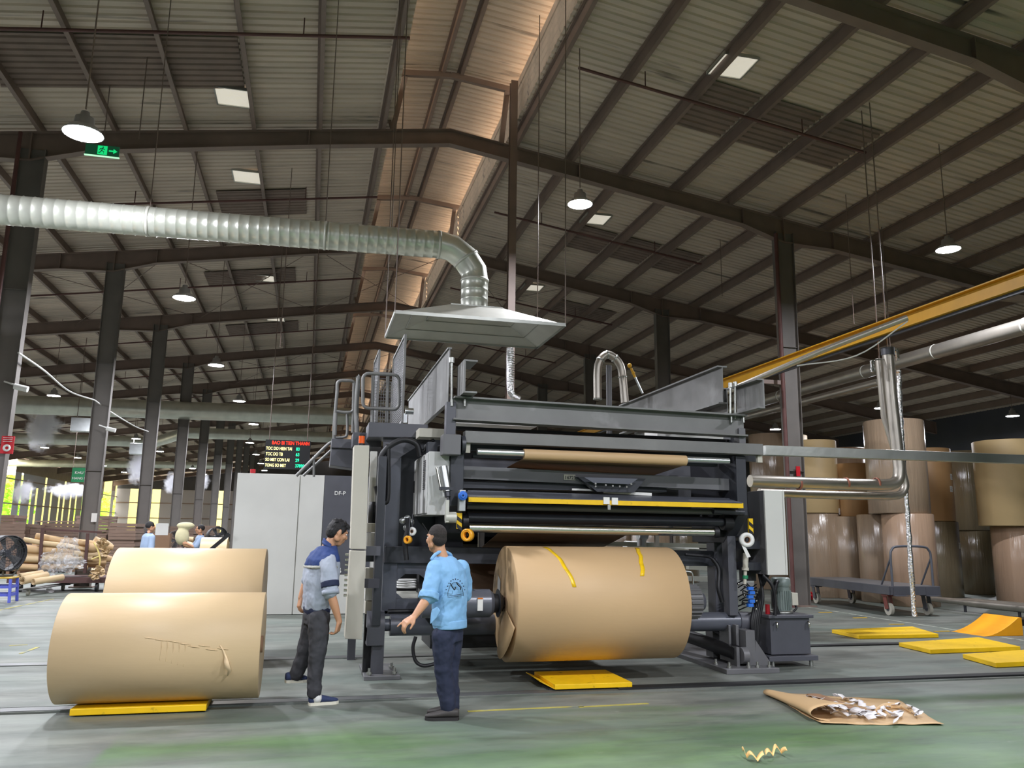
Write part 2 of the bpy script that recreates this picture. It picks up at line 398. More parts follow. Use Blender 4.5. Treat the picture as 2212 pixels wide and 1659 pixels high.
# square daylight domes below the uncut roof, their daylight given as emission
def skylight(x, y):
    z = rz(x)+.1; s_ = .36; f = MB()
    for (a, b_) in (((-1,-1),(1,-1)),((1,-1),(1,1)),((1,1),(-1,1)),((-1,1),(-1,-1))):
        f.bar((x+a[0]*s_, y+a[1]*s_, z-.02), (x+b_[0]*s_, y+b_[1]*s_, z-.02), .03, .06)
    fr = f.obj('skylight_frame', 'galv', ceil)
    d = MB(); c = Vector((x+.1,y,z+.012)); q = [Vector((x+i*s_, y+j*s_, z-.03)) for i, j in ((-1,-1),(1,-1),(1,1),(-1,1))]
    d.add(q+[c+Vector((0,0,.0))], [(0,1,4),(1,2,4),(2,3,4),(3,0,4)]); d.obj('skylight_pane', 'skylite', fr)
for px, py in ((505,217),(535,388),(572,605),(595,692),(1583,150),(1287,478),(1150,625)):
    lo, hi = 4.0, 60.0
    for _ in range(40):
        ym = (lo+hi)/2; p = at(px, py, ym)
        if p.z < rz(p.x): lo = ym
        else: hi = ym
    skylight(p.x, p.y)

# columns
def column(X, Y, label, name='steel_column'):
    t = thing(name, label, 'column', (X,Y,0), 'steel columns of the hall', 'thing')
    ht = rz(X)-.5
    mb = MB()
    wb, wt, fl_ = .40, .50, .22
    for sg in (-1, 1):
        mb.add([(X+sg*wb/2, Y-fl_/2, 0),(X+sg*wb/2, Y+fl_/2, 0),(X+sg*wt/2, Y+fl_/2, ht),(X+sg*wt/2, Y-fl_/2, ht),
                (X+sg*(wb/2-.016), Y-fl_/2, 0),(X+sg*(wb/2-.016), Y+fl_/2, 0),(X+sg*(wt/2-.016), Y+fl_/2, ht),(X+sg*(wt/2-.016), Y-fl_/2, ht)],
               [(0,1,2,3),(7,6,5,4),(0,4,5,1),(3,2,6,7),(0,3,7,4),(1,5,6,2)])
    mb.add([(X-wb/2,Y-.03,0),(X+wb/2,Y-.03,0),(X+wt/2,Y-.03,ht),(X-wt/2,Y-.03,ht),(X-wb/2,Y+.03,0),(X+wb/2,Y+.03,0),(X+wt/2,Y+.03,ht),(X-wt/2,Y+.03,ht)], [(0,1,2,3),(7,6,5,4)])
    for z in (3.2, 6.3): mb.box((X-.2, Y-.1, z), (X+.2, Y+.1, z+.012))
    mb.obj('shaft', 'column', t)
    MB().box((X-.3,Y-.2,0), (X+.3,Y+.2,.03)).obj('base_plate', 'steel', t)
    return t
od = ['nearest','second nearest','third nearest','fourth nearest','fifth nearest','sixth nearest','seventh nearest','eighth nearest','ninth nearest','tenth nearest','eleventh nearest','farthest']
for k in range(11):
    column(XL, 17.56+7.5*k, 'grey steel H column, %s in the row left of the machine' % od[k])
for k in range(6):
    column(XR, 17.56+7.5*k, 'grey steel H column, %s in the row right of the machine' % od[k])
# slim post standing under the ridge behind the hood
pp = at(1108, 330, 16.6)
t = thing('ridge_post', 'slim tall grey post rising behind the metal hood to the ridge', 'post', (pp.x,16.6,0), None, 'thing')
MB().ibeam((pp.x,16.6,0), (pp.x,16.6,11.9), .16, .16, .015, .015, (0,1,0)).obj('shaft', 'steel', t)
MB().box((pp.x-.2,16.4,0), (pp.x+.2,16.8,.03)).obj('foot_plate', 'steel', t)

# walls
def fibre_sheet(name, rgb, tr):
    m = bpy.data.materials.new(name); m.use_nodes = True; nt = m.node_tree; b = nt.nodes['Principled BSDF']; b.inputs['Base Color'].default_value = lin(rgb)+(1,); b.inputs['Roughness'].default_value = .6
    t = nt.nodes.new('ShaderNodeBsdfTranslucent'); t.inputs[0].default_value = (.80,.80,.86,1); x = nt.nodes.new('ShaderNodeMixShader'); x.inputs[0].default_value = tr
    nt.links.new(b.outputs[0], x.inputs[1]); nt.links.new(t.outputs[0], x.inputs[2]); nt.links.new(x.outputs[0], nt.nodes['Material Output'].inputs[0]); return m
M['wallsheet'] = fibre_sheet('fibreglass_side_sheet', (150,150,156), .10)
wl_ = thing('wall_left', kind='structure')
y = -14.0; i = 0
while y < YW1-2:
    w = (1.5, 2.1, 1.1, 1.8)[i % 4] if y > 40 else 6.0
    if not (69.5 < y < 74.5 or 105 < y < 107.2):
        MB().box((XW0-.05, y, 0), (XW0-.04, y+w, 5.02)).obj('wall_sheet', 'wallsheet', wl_)
        if i % 3: MB().box((XW0-.05, y, 5.02), (XW0-.04, y+w+.5, 6.1)).obj('wall_sheet', 'wallsheet', wl_)
        else: MB().box((XW0-.05, y, 5.02), (XW0-.04, y+w, 6.1)).obj('wall_sheet', 'wallsheet', wl_)
        MB().box((XW0-.05, y, 6.1), (XW0-.04, y+w+.5, rz(XW0)+.2)).obj('wall_sheet', 'steel', wl_)
    y += w + (.5 if y > 40 else .0); i += 1
mb = MB()
for z in (1.5, 3.4, 5.4): mb.box((XW0, -14, z), (XW0+.1, YW1, z+.1))
mb.obj('wall_girt', 'steel', wl_)
wr_ = thing('wall_right', kind='structure')
MB().box((XW1, -14, 0), (XW1+.1, YW1, rz(XW1)+.3)).obj('wall_sheet', M.setdefault('wallnavy', mat('dark_side_wall', (70,72,80), .7, 0, .12, 1)), wr_)
wf_ = thing('wall_front', kind='structure')
MB().box((XW0, -14.1, 0), (XW1, -14, 12.9)).obj('wall_sheet', M['wallnavy'], wf_)
wb_ = thing('wall_back', kind='structure')
mb = MB(); x = XW0; op = []
while x < XW1:
    if x < 3: MB().box((x, YW1, 1.0), (x+1.6, YW1+.01, 6.5)).obj('wall_sheet', 'wallsheet', wb_)
    else: mb.box((x, YW1, 0), (x+1.6, YW1+.1, 6.5))
    x += 1.6
    if x < 3: op.append((x, x+1.0)); x += 1.0
mb.box((XW0, YW1, 6.5), (XW1, YW1+.1, 12.9)); mb.box((XW0, YW1, 0), (XW1, YW1+.08, 1.0))
mb.obj('wall_sheet', 'wallnavy', wb_)
mb = MB()
for z in (2.8, 4.7): mb.box((XW0, YW1-.1, z), (XW1, YW1, z+.12))
mb.obj('wall_girt', 'steel', wb_)
# ================================================================ LAMPS
def highbay(X, Y, Z, label, far=False):
    t = thing('high_bay_lamp', label, 'lamp', (X,Y,Z), 'high bay lamps hanging from the roof', 'thing')
    n = 24 if not far else 12
    MB().lathe([(.0,.26),(.05,.26),(.06,.2),(.11,.18),(.12,.07),(.17,.05),(.225,-.01),(.24,-.035),(.232,-.035),(.2,.0),(.12,.03)], (X,Y,Z), n=n).obj('housing', 'lamp_body', t)
    MB().lathe([(.0,-.035),(.225,-.035)], (X,Y,Z), n=n).obj('diffuser', 'lamp', t)
    MB().cyl((X,Y,Z+.3), (X,Y,rz(X)+.13), .01, n=5).obj('suspension_cable', 'steel', t)
    return t
ordn = lambda k, nm: 'white glowing high bay lamp, %s along the %s row' % (od[min(k,11)], nm)
p = at(180, 284, 10.3); highbay(p.x, p.y, p.z, 'large glaring high bay lamp at the upper left beside the exit sign')
for k, (px, py) in enumerate(((398,641),(467,787),(517,865),(548,915))):
    Y = 18.0+7.5*k; p = at(px, py, Y); highbay(p.x, Y, p.z, ordn(k+1, 'left'), k > 0)
for k in range(5, 9): highbay(-2.97-.12*k, 10.5+7.5*k, 6.5, ordn(k, 'left'), True)
p = at(1253, 438, 13.6); highbay(p.x, p.y, p.z, 'glaring high bay lamp above and behind the exhaust hood')
p = at(2048, 536, 13.2); highbay(p.x, p.y, p.z, 'glaring high bay lamp at the upper right above the yellow beam')
for (px, py), lb in (((1903,880),'small distant high bay lamp between the drop pipes and the right column'),((1675,926),'small distant high bay lamp just left of the right column'),((2187,897),'small distant high bay lamp at the right edge above the reels')):
    p = gr(px, py, 6.3); highbay(p.x, p.y, 6.3, lb, True)
for X, nm in ((-9.6,'far left'), (-16.3,'outermost left')):
    for k in range(0, 10): highbay(X, 10.6+7.5*k, 6.5, ordn(k, nm), k > 2)
# lamps of the same rows over and behind the viewer, which light the front of the stand
for X, a_ in ((-3.0,'left'), (3.65,'middle'), (10.3,'right')):
    for Y, b_ in ((2.6,'just above'), (-4.9,'behind'), (-11.5,'far behind')): highbay(X, Y, 6.5, 'high bay lamp outside the view, %s the viewer in the %s row' % (b_, a_), True)
# ================================================================ REEL STAND AND PRESS
def PT(x, y, Y): return at(x, y, Y)
def xcyl(mb, x0, y0, x1, y1, Y, rpx, n=20, taper=None):
    a, b = at(x0, y0, Y), at(x1, y1, Y); d = (a-CO).dot(CF)
    return mb.cyl(a, b, rpx*d/FPX, None if taper is None else taper*d/FPX, n=n)
def xbar(mb, x0, y0, x1, y1, Y, hpx, w):
    a, b = at(x0, y0, Y), at(x1, y1, Y); d = ((a+b)/2-CO).dot(CF)
    return mb.bar(a+Vector((0,w/2,0)), b+Vector((0,w/2,0)), w, hpx*d/FPX)
def pbox(mb, x0, y0, x1, y1, Y, dy):
    xm, ym = (x0+x1)/2, (y0+y1)/2
    X0, X1 = at(x0, ym, Y).x, at(x1, ym, Y).x; Z1, Z0 = at(xm, y0, Y).z, at(xm, y1, Y).z
    return mb.box((X0, Y, Z0), (X1, Y+dy, Z1))
def B1(name, m, parent, *a, **k):
    mb = MB(); pbox(mb, *a); return mb.obj(name, m, parent, **k)
# ---- the reel stand
RS = thing('reel_stand_machine', 'large dark grey reel stand machine with rollers holding a paper roll', 'machine', (3.2, 10.2, 0))
# feet
mb = MB(); mb.box((.68,9.5,0), (1.08,10.4,.045)); mb.obj('base_plate', 'dark2', RS, bevel=.004)
mb = MB(); mb.box((4.95,9.2,0), (5.66,11.4,.055)); mb.obj('base_plate', 'dark2', RS, bevel=.004)
for x, y in ((.74,9.58),(1.02,9.58),(.74,9.95),(1.02,9.95),(5.05,9.32),(5.3,9.3),(5.42,9.3),(5.58,9.3),(5.6,9.5),(5.02,9.6)):
    mb = MB(); mb.cyl((x,y,.04), (x,y,.12), .016, n=8); mb.cyl((x,y,.055), (x,y,.08), .032, n=6); mb.obj('anchor_bolt', 'galv', RS)
mb = MB(); pbox(mb, 803, 1372, 829, 1458, 9.65, .16); mb.obj('foot_post', 'dark', RS, bevel=.005)
mb = MB(); a = at(812,1355,9.6); mb.cyl((a.x-.1,9.75,a.z), (a.x+.1,9.75,a.z), .17, n=24); mb.box((a.x-.1,9.58,a.z-.2), (a.x+.1,9.92,a.z)); mb.obj('pivot_head', 'dark', RS, bevel=.006)
# main uprights left
mb = MB(); pbox(mb, 811, 985, 829, 1352, 9.55, .16); mb.obj('upright', 'blacksteel', RS, bevel=.006)
mb = MB(); pbox(mb, 831, 945, 862, 1320, 10.1, .2); mb.obj('upright', 'bluegrey', RS, bevel=.006)
mb = MB(); pbox(mb, 1574, 1148, 1592, 1330, 9.6, .16); mb.obj('upright', 'dark', RS, bevel=.006)
mb = MB(); pbox(mb, 1545, 1160, 1573, 1345, 10.0, .22); mb.obj('upright', 'dark', RS, bevel=.006)
# cross beam in the middle
mb = MB(); xbar(mb, 831, 1198, 1578, 1207, 10.05, 34, .22); mb.obj('cross_beam', 'blacksteel', RS, bevel=.008)
mb = MB(); xbar(mb, 790, 1200, 812, 1200, 9.75, 26, .2); mb.obj('bracket', 'blacksteel', RS)
# pressed frame with long window, left
F0 = 10.15
mb = MB(); pbox(mb, 829, 1215, 853, 1325, F0, .05); pbox(mb, 925, 1215, 962, 1325, F0, .05); pbox(mb, 829, 1215, 962, 1240, F0, .05); pbox(mb, 829, 1293, 962, 1330, F0, .05)
for p in (((853,1240),(875,1240),(853,1258)), ((925,1240),(905,1240),(925,1256)), ((853,1293),(870,1293),(853,1278))):
    q = [at(x, y, F0) for x, y in p]; mb.prism(q, (0,.05,0))
mb.obj('side_frame', 'bluegrey', RS)
mb = MB(); pbox(mb, 853, 1283, 930, 1292, F0+.1, .5); mb.obj('step_tread', 'galv_dull', RS)
mb = MB()
for k in range(4):
    c = at(878, 1268-k*3, F0+.3); mb.tube([c+Vector((.12*math.cos(t*PI/8), .1*math.sin(t*PI/8), .012*k)) for t in range(16)], .012, 6, True)
mb.obj('cable_coil', 'white_pl', RS)
mb = MB(); pbox(mb, 855, 1225, 960, 1320, F0+.65, .1); pbox(mb, 930, 1320, 1080, 1400, 10.3, .8); mb.obj('black_housing', 'black', RS, bevel=.01)
mb = MB(); pbox(mb, 905, 1225, 925, 1300, F0+.2, .25); mb.obj('air_hose_reel', 'black', RS)
# main pivot shaft
mb = MB(); xcyl(mb, 842, 1351, 1592, 1342, 9.75, 22); xcyl(mb, 826, 1350, 843, 1350, 9.75, 13); mb.obj('pivot_shaft', 'bluegrey', RS)
mb = MB(); xcyl(mb, 1592, 1343, 1618, 1344, 9.75, 22); pbox(mb, 1607, 1340, 1623, 1375, 9.7, .25); mb.obj('shaft_bearing', 'dark', RS)
mb = MB(); xcyl(mb, 838, 1321, 1075, 1318, 9.9, 5); mb.obj('tie_bar', 'black', RS)
# chucking arms
RY, RZ, RR, RXA, RXB = 9.2, .85, .637, 2.20, 4.21
def arm(sg, x0, x1, r):
    mb = MB(); mb.cyl((x0,RY,RZ), (x1,RY,RZ), r, n=28); return mb
mb = arm(-1, 1.25, 2.02, .155); mb.cyl((2.02,RY,RZ), (2.06,RY,RZ), .155, .12, n=28); arm_l = mb.obj('chuck_arm', 'bluegrey', RS)
MB().cyl((2.06,RY,RZ), (2.17,RY,RZ), .11, .09, n=24).obj('chuck', 'black', arm_l)
mb = MB(); mb.cyl((2.12,RY,RZ), (2.19,RY,RZ), .16, .05, n=16); mb.obj('gripper', 'blacksteel', arm_l)
q = at(1037,1305,9.04); MB().box((q.x-.03,9.028,q.z-.07), (q.x+.03,9.05,q.z+.07)).obj('safety_label', 'white_pl', arm_l, label='small white safety label')
mb = MB(); mb.box((q.x-.03,9.024,q.z+.055), (q.x+.03,9.03,q.z+.07)); mb.obj('label_header', mat('label_orange', (214,120,50), .6), arm_l)
mb = MB(); mb.prism([(1.4,RY-.06,RZ+.14),(1.85,RY-.06,RZ+.14),(1.7,RY-.06,RZ+.24),(1.4,RY-.06,RZ+.24)], (0,.16,0)); mb.obj('arm_bracket', 'blacksteel', arm_l)
mb = MB(); mb.box((1.3,RY-.02,RZ-.12), (1.55,RY+.7,RZ+.12)); mb.obj('arm_link', 'blacksteel', arm_l)
mb = arm(1, 4.22, 4.42, .155); arm_r = mb.obj('chuck_arm', 'bluegrey', RS)
mb = MB(); mb.cyl((4.42,RY,RZ), (4.58,RY,RZ), .19, n=32)
for k in range(22):
    th = 2*PI*k/22; c = Vector((4.5, RY+.195*math.cos(th), RZ+.195*math.sin(th))); mb.bar(c-Vector((.075,0,0)), c+Vector((.075,0,0)), .02, .02)
mb.obj('ribbed_brake_drum', 'dark2', arm_r)
MB().cyl((4.58,RY,RZ), (4.66,RY,RZ), .14, .1, n=24).obj('drum_cap', 'dark', arm_r)
mb = MB(); z = RZ+.2; mb.tube(catmull([(4.3,RY,z-.05),(4.3,RY,z+.1),(4.34,RY,z+.15),(4.5,RY,z+.15),(4.54,RY,z+.1),(4.54,RY,z-.05)],4), .012, 8); mb.obj('lifting_handle', 'alu', arm_r)
MB().prism([(4.36,RY-.02,z-.02),(4.44,RY-.02,z-.02),(4.4,RY-.02,z+.07)], (0,.04,0)).obj('indicator', 'red', arm_r)
MB().box((4.45,RY+.1,RZ-.1), (4.65,RY+.75,RZ+.1)).obj('arm_link', 'dark', arm_r)
# right foot: stiffened stand with gusset and hydraulic ram
mb = MB(); pbox(mb, 1612, 1362, 1632, 1438, 9.42, .3); pbox(mb, 1575, 1350, 1580, 1430, 9.6, .25); pbox(mb, 1591, 1350, 1597, 1432, 9.55, .3)
q = [at(1632,1382,9.42), at(1664,1430,9.42), at(1664,1438,9.42), at(1632,1438,9.42)]; mb.prism(q, (0,.05,0))
pbox(mb, 1540, 1352, 1612, 1420, 10.0, .2)
mb.obj('foot_stand', 'dark2', RS, bevel=.004)
mb = MB(); a, b_ = Vector((4.98,11.2,.34)), Vector((5.25,9.55,.2)); mb.cyl(a, b_, .085, n=24); mb.cyl(b_, b_+(b_-a).normalized()*.08, .095, n=24); mb.tube(catmull([a+Vector((0,-.5,.1)),a+Vector((.1,-.9,.16)),b_+Vector((0,.2,.14)),b_+Vector((0,.02,.02))]), .014, 7)
mb.obj('hydraulic_ram', 'black', RS)
mb = MB(); mb.box((5.2,9.4,.05), (5.24,9.6,.28)); mb.cyl((5.26,9.42,.18), (5.34,9.42,.18), .1, n=20); mb.obj('ram_clevis', 'dark2', RS)
# upper left plates
mb = MB(); q = [at(x, y, 9.9) for x, y in ((797,912),(925,917),(925,945),(795,944))]; mb.prism(q, (0,.5,0)); mb.obj('platform_beam', 'dark', RS, bevel=.006)
mb = MB(); q = [at(x, y, 10.0) for x, y in ((828,944),(925,944),(900,965),(868,985),(845,1010),(838,1070),(828,1070))]; mb.prism(q, (0,.04,0)); mb.obj('gusset_plate', 'dark', RS)
mb = MB(); q = [at(x, y, 10.6) for x, y in ((838,945),(1000,945),(1000,1190),(838,1190))]; mb.prism(q, (0,.04,0)); mb.obj('side_plate', 'blacksteel', RS)
mb = MB(); pbox(mb, 905, 926, 985, 945, 9.6, .3); mb.obj('cable_tray_end', 'beige', RS, bevel=.004)
mb = MB(); pbox(mb, 964, 868, 985, 940, 9.25, .14); mb.obj('mast', 'dark', RS, bevel=.006)
mb = MB(); pbox(mb, 957, 938, 996, 982, 9.15, .22); mb.obj('gearbox', 'dark2', RS, bevel=.008)
mb = MB(); xcyl(mb, 996, 960, 1004, 960, 9.25, 19); pbox(mb, 924, 955, 945, 983, 9.5, .15); mb.obj('gearbox_flange', 'blacksteel', RS)
# side plates of the roller carriage
def yz(x, pts, Y0, th): # plate in the Y-Z plane at pixel column x of its front edge
    X = at(x, 1050, Y0).x; return MB().prism([(X, y, z) for y, z in pts], (th,0,0))
zt, zb_ = at(1000,945,9.3).z, at(1000,1150,9.3).z
yz(972, [(9.32,zt),(9.32,zb_+.3),(9.6,zb_),(10.4,zb_),(10.4,zt)], 9.32, .16).obj('roller_side_plate', 'blacksteel', RS, bevel=.008)
zt2, zb2 = at(1600,985,9.3).z, at(1600,1130,9.3).z
yz(1592, [(9.3,zt2),(9.3,zb2+.1),(9.7,zb2-.25),(10.6,zb2-.25),(10.6,zt2)], 9.3, .14).obj('roller_side_plate', 'blacksteel', RS, bevel=.008)
mb = MB(); pbox(mb, 1545, 1105, 1620, 1160, 9.7, .4); mb.obj('bearing_housing', 'black', RS, bevel=.01)
mb = MB(); pbox(mb, 1578, 905, 1598, 962, 9.5, .2); mb.obj('mast', 'blacksteel', RS, bevel=.006)
mb = MB(); pbox(mb, 1597, 925, 1611, 962, 9.25, .14); mb.obj('bracket', 'dark2', RS, bevel=.006)
# gantry channel on top
A, B = at(978, 883, 9.3), at(1606, 921, 9.3)
mb = MB(); mb.ibeam(A, B, .22, .28, .02, .014); mb.obj('top_cross_beam', 'greysteel', RS)
mb = MB(); mb.bar(A+Vector((0,.5,.17)), B+Vector((-.6,.5,.17)), .3, .05); mb.obj('top_rail', 'dark2', RS)
for x in (976, 1004, 1580, 1606):
    q = at(x, 872 if x < 1100 else 908, 9.25); MB().cyl(q+Vector((0,0,-.03)), q+Vector((0,0,.05)), .018, n=8).obj('clamp_bolt', 'galv', RS)
mb = MB(); xbar(mb, 985, 924, 1585, 953, 9.55, 7, .1); mb.obj('guide_rail', 'black', RS)
mb = MB(); xbar(mb, 1003, 936, 1580, 959, 9.45, 5, .08); mb.obj('wire_duct', 'beige', RS)
mb = MB(); xbar(mb, 1005, 943, 1649, 971, 9.2, 25, .16); mb.obj('front_box_beam', 'galv_dull' if False else 'greysteel', RS, bevel=.006)
mb = MB(); xbar(mb, 1015, 966, 1640, 990, 9.5, 14, .1); mb.obj('lower_rail', 'blacksteel', RS)
mb = MB(); xcyl(mb, 1031, 976, 1574, 996, 9.12, 7); mb.obj('guide_roller', 'alu', RS)
mb = MB(); xcyl(mb, 1131, 981, 1481, 995, 9.12, 11.5, 28); mb.obj('paper_sleeve', 'kraft', RS, label='kraft paper running over the upper roller')
mb = MB(); q = [at(1131, 990, 9.15), at(1481, 1004, 9.15), at(1400, 1030, 11.2), at(1090, 1012, 11.2)]; mb.prism(q, (0,0,-.004)); mb.obj('paper_web', 'kraft_in', RS)
mb = MB(); xbar(mb, 1022, 983, 1550, 1003, 9.7, 10, .1); mb.obj('roller_support', 'blacksteel', RS)
for q_ in ((1006,952,1016,978),(1637,984,1647,999)): B1('end_switch', 'beige', RS, *q_, 9.25, .05)
# bright panels seen through the frame (light enamel covers deeper in the press)
mb = MB(); q = [at(x, y, 10.4) for x, y in ((1040,912),(1153,908),(1153,917),(1040,913))]
pbox(mb, 985, 902, 1160, 918, 11.0, .5); mb.obj('light_cover', 'white_pl', RS); B1('light_cover', 'white_pl', RS, 1420, 925, 1580, 948, 11.5, .5)
mb = MB(); pbox(mb, 996, 994, 1060, 1006, 11.0, .3); mb.obj('light_cover', 'white_pl', RS)
# carriage bars
bars = [(998,1020,1601,1048,9.5,26,.3,'dark2','carriage_bar'), (998,1047,1440,1056,9.6,14,.2,'blacksteel','carriage_bar'), (1010,1066,1598,1084,9.5,14,.3,'bluegrey','bumper_cover'),
        (1012,1078,1606,1092,9.15,12,.05,'yellow','yellow_bumper_strip')]
for x0,y0,x1,y1,Y,h,w,m_,nm in bars: xbar(MB(), x0,y0,x1,y1,Y,h,w).obj(nm, m_, RS, bevel=.003)
mb = MB(); q = [at(1012,1072,9.15), at(1604,1086,9.15)]; mb.prism([q[0], q[1], q[1]+Vector((-.08,.3,.07)), q[0]+Vector((0,.3,.07))], (0,0,-.01)); mb.obj('bumper_cover', 'bluegrey', RS)
mb = MB(); pbox(mb, 1218, 1025, 1243, 1037, 9.485, .01); nl = mb.obj('number_plate', 'beige', RS, label='yellowed number plate')
q = at(1220, 1035, 9.48); text('16723', 'number', 'black', RS, q, .06, sx=.95)
mb = MB(); q = [at(x, y, 9.6) for x, y in ((1262,1031),(1378,1034),(1362,1046),(1282,1043))]; q = [v+(CO-v)*.03 for v in q]; mb.prism(q, (0,.02,0)); mb.obj('camera_bracket', 'bluegrey', RS)
mb = MB(); q = [at(x, y, 9.65) for x, y in ((1248,1030),(1395,1034),(1370,1064),(1290,1062))]; q = [v+(CO-v)*.025 for v in q]; mb.prism(q, (0,.1,0)); mb.obj('camera_housing', 'blacksteel', RS)
mb = MB()
for k, (x, y) in enumerate(((1285,1045),(1307,1048),(1322,1050),(1337,1051),(1352,1052),(1285,1051),(1362,1046))):
    c = at(x, y, 9.3); mb.cyl(c, c+Vector((0,-.03,0)), .012, n=8)
mb.obj('bolt_row', 'chrome', RS)
mb = MB(); xbar(mb, 1236, 1057, 1310, 1060, 9.55, 4, .03); xbar(mb, 1304, 1062, 1408, 1068, 9.5, 6, .03); mb.obj('light_strip', 'white_pl', RS)
for x in (1304, 1322):
    mb = MB(); pbox(mb, x, 1074 if x < 1310 else 1075, x+13, 1089 if x < 1310 else 1090, 9.13, .02); mb.obj('tape_patch', 'white_pl', RS)
mb = MB(); pbox(mb, 1313, 1090, 1319, 1101, 9.13, .02); mb.obj('bracket', 'galv', RS)
# roller nest under the bumper
for x0,y0,x1,y1,Y,r,m_,nm in ((1008,1093,1558,1106,9.45,7,'dark2','idler_roller'), (1540,1103,1606,1107,9.3,7,'blacksteel','roller_end'), (1008,1103,1560,1117,9.75,9,'black','idler_roller'), (1010,1118,1566,1128,9.5,10,'blacksteel','pressure_roller'),
                           (1013,1140,1541,1150,9.3,9.8,'chrome','polished_roller')):
    mb = MB(); xcyl(mb, x0,y0,x1,y1,Y,r,24); mb.obj(nm, m_, RS)
for q_ in ((1541,1150,1550,1150,9.3,12,20),(1560,1128,1578,1128,9.5,17,24),(998,1126,1010,1126,9.5,17,24)): mb = MB(); xcyl(mb, *q_); mb.obj('roller_hub', 'black', RS)
# left end hardware
mb = MB(); pbox(mb, 992, 1058, 1006, 1104, 9.12, .1); mb.obj('sensor_bracket', 'alu', RS, bevel=.004)
mb = MB(); q = at(999,1071,9.08); mb.ring(q, q+Vector((0,-.035,0)), .052, .018, 24); mb.ring(q+Vector((0,-.02,0)), q+Vector((0,-.045,0)), .03, .01, 20); mb.obj('hand_knob', 'blue', RS, label='round blue knob')
def stripes(name, x0, y0, x1, y1, Y):
    mb = MB(); pbox(mb, x0, y0, x1, y1, Y, .03); o = mb.obj(name, 'yellow', RS)
    mb = MB(); h = (y1-y0)/4
    for k in (0, 2):
        q = [at(x0, y0+h*k+h*.7, Y-.003), at(x1, y0+h*k+h*1.7, Y-.003), at(x1, y0+h*k+h*2.7, Y-.003), at(x0, y0+h*k+h*1.7, Y-.003)]; mb.prism(q, (0,.002,0))
    mb.obj('black_stripe', 'black', o)
stripes('warning_plate', 987, 1108, 998, 1142, 9.2); stripes('warning_plate', 1618, 1120, 1627, 1152, 9.4)
mb = MB(); a, b_ = at(957,1008,9.2), at(966,1062,9.15); mb.cyl(a, b_, .05, n=20); cy = mb.obj('pneumatic_cylinder', 'alu', RS)
mb = MB()
for dx in (-11, 9): mb.cyl(at(954+dx,1010,9.2), at(964+dx,1060,9.15), .014, n=8)
mb.obj('tie_rod', 'chrome', cy)
mb = MB(); a, b_ = at(966,1062,9.15), at(968,1085,9.12); mb.cyl(a, a+(b_-a)*.5, .035, n=16); mb.cyl(a, b_, .015, n=10); pbox(mb, 951, 1052, 980, 1058, 9.1, .1); mb.obj('cylinder_head', 'blacksteel', cy)
mb = MB(); pbox(mb, 963, 1080, 970, 1128, 9.1, .04); xcyl(mb, 962, 1118, 985, 1118, 9.15, 12); mb.obj('lever_arm', 'galv_dull', RS)
for pts, r in (([(880,1118),(882,1140),(875,1170),(878,1210)],.03), ([(912,1130),(925,1150),(935,1168)],.008), ([(940,1000),(943,1060),(938,1090)],.006)):
    mb = MB(); mb.tube(catmull([at(x, y, 9.5) for x, y in pts]), r, 8); mb.obj('hose', 'black', RS)
mb = MB()
for x, y in ((870,1125),(880,1120),(888,1128),(878,1140)): mb.ell(at(x, y, 9.6), .04, 8, 6)
mb.obj('air_fittings', 'alu', RS)
# thick loop hoses
for pts, r in (([(826,1068),(822,1000),(830,975),(850,958),(875,950),(900,960),(908,985)],.035), ([(812,1050),(818,1070),(830,1085),(838,1068),(838,960)],.03), ([(900,965),(915,975),(922,960),(938,950)],.02)):
    mb = MB(); mb.tube(catmull([at(x, y, 9.7) for x, y in pts]), r, 10); mb.obj('loop_hose', 'black', RS)
mb = MB(); mb.tube(catmull([at(x, y, 9.5) for x, y in ((898,1375),(892,1400),(898,1428),(915,1438),(940,1434))]), .02, 10); mb.obj('floor_hose', 'black', RS)
# hoses and pneumatics on the right
mb = MB()
for k in range(5):
    mb.tube(catmull([at(1640+k*5, 1240, 9.75), at(1648-k*3, 1290, 9.6+.03*k), at(1640-k*4, 1340, 9.6), at(1636-k*2, 1390, 9.6)]), .02, 8)
mb.tube(catmull([at(1648,1242,9.5), at(1668,1265,9.45), at(1675,1300,9.45), at(1674,1330,9.45)]), .022, 8)
mb.tube(catmull([at(1540,1208,9.8), at(1553,1230,9.75), at(1552,1270,9.7), at(1560,1300,9.7)]), .03, 8); mb.tube(catmull([at(1480,1198,9.9), at(1530,1203,9.9), at(1545,1215,9.85)]), .018, 8)
mb.obj('hose_bundle', 'black', RS)
mb = MB()
for k in range(9):
    mb.tube(catmull([at(1590+(k*5) % 17, 1262+k*7, 9.7), at(1606+(k*3) % 9, 1255+k*7, 9.55), at(1622, 1268+k*5, 9.7), at(1634, 1262+k*7, 9.75)], 5), .008, 6)
mb.obj('thin_cables', 'black', RS)
mb = MB()
for k in range(10): mb.ell(at(1596+(k*13) % 40, 1262+k*6, 9.62), .018, 8, 6)
mb.obj('fittings', 'chrome', RS)
mb = MB()
for k in range(5): pbox(mb, 1617+(k % 2)*3, 1268+k*9, 1628+(k % 2)*3, 1275+k*9, 9.5, .05)
mb.obj('blue_valves', 'blue', RS, label='column of blue valves')
mb = MB(); mb.cyl(at(1611,1195,9.5), at(1610,1228,9.5), .035, n=16); mb.cyl(at(1610,1226,9.5), at(1610,1232,9.5), .045, n=16); mb.cyl(at(1610,1232,9.5), at(1609,1262,9.5), .022, n=12); mb.obj('plastic_pipe', 'beige', RS)
mb = MB(); mb.cyl(at(1610,1243,9.5), at(1610,1250,9.5), .035, n=14); mb.obj('green_coupling', mat('green_fitting', (40,130,90), .5), RS)
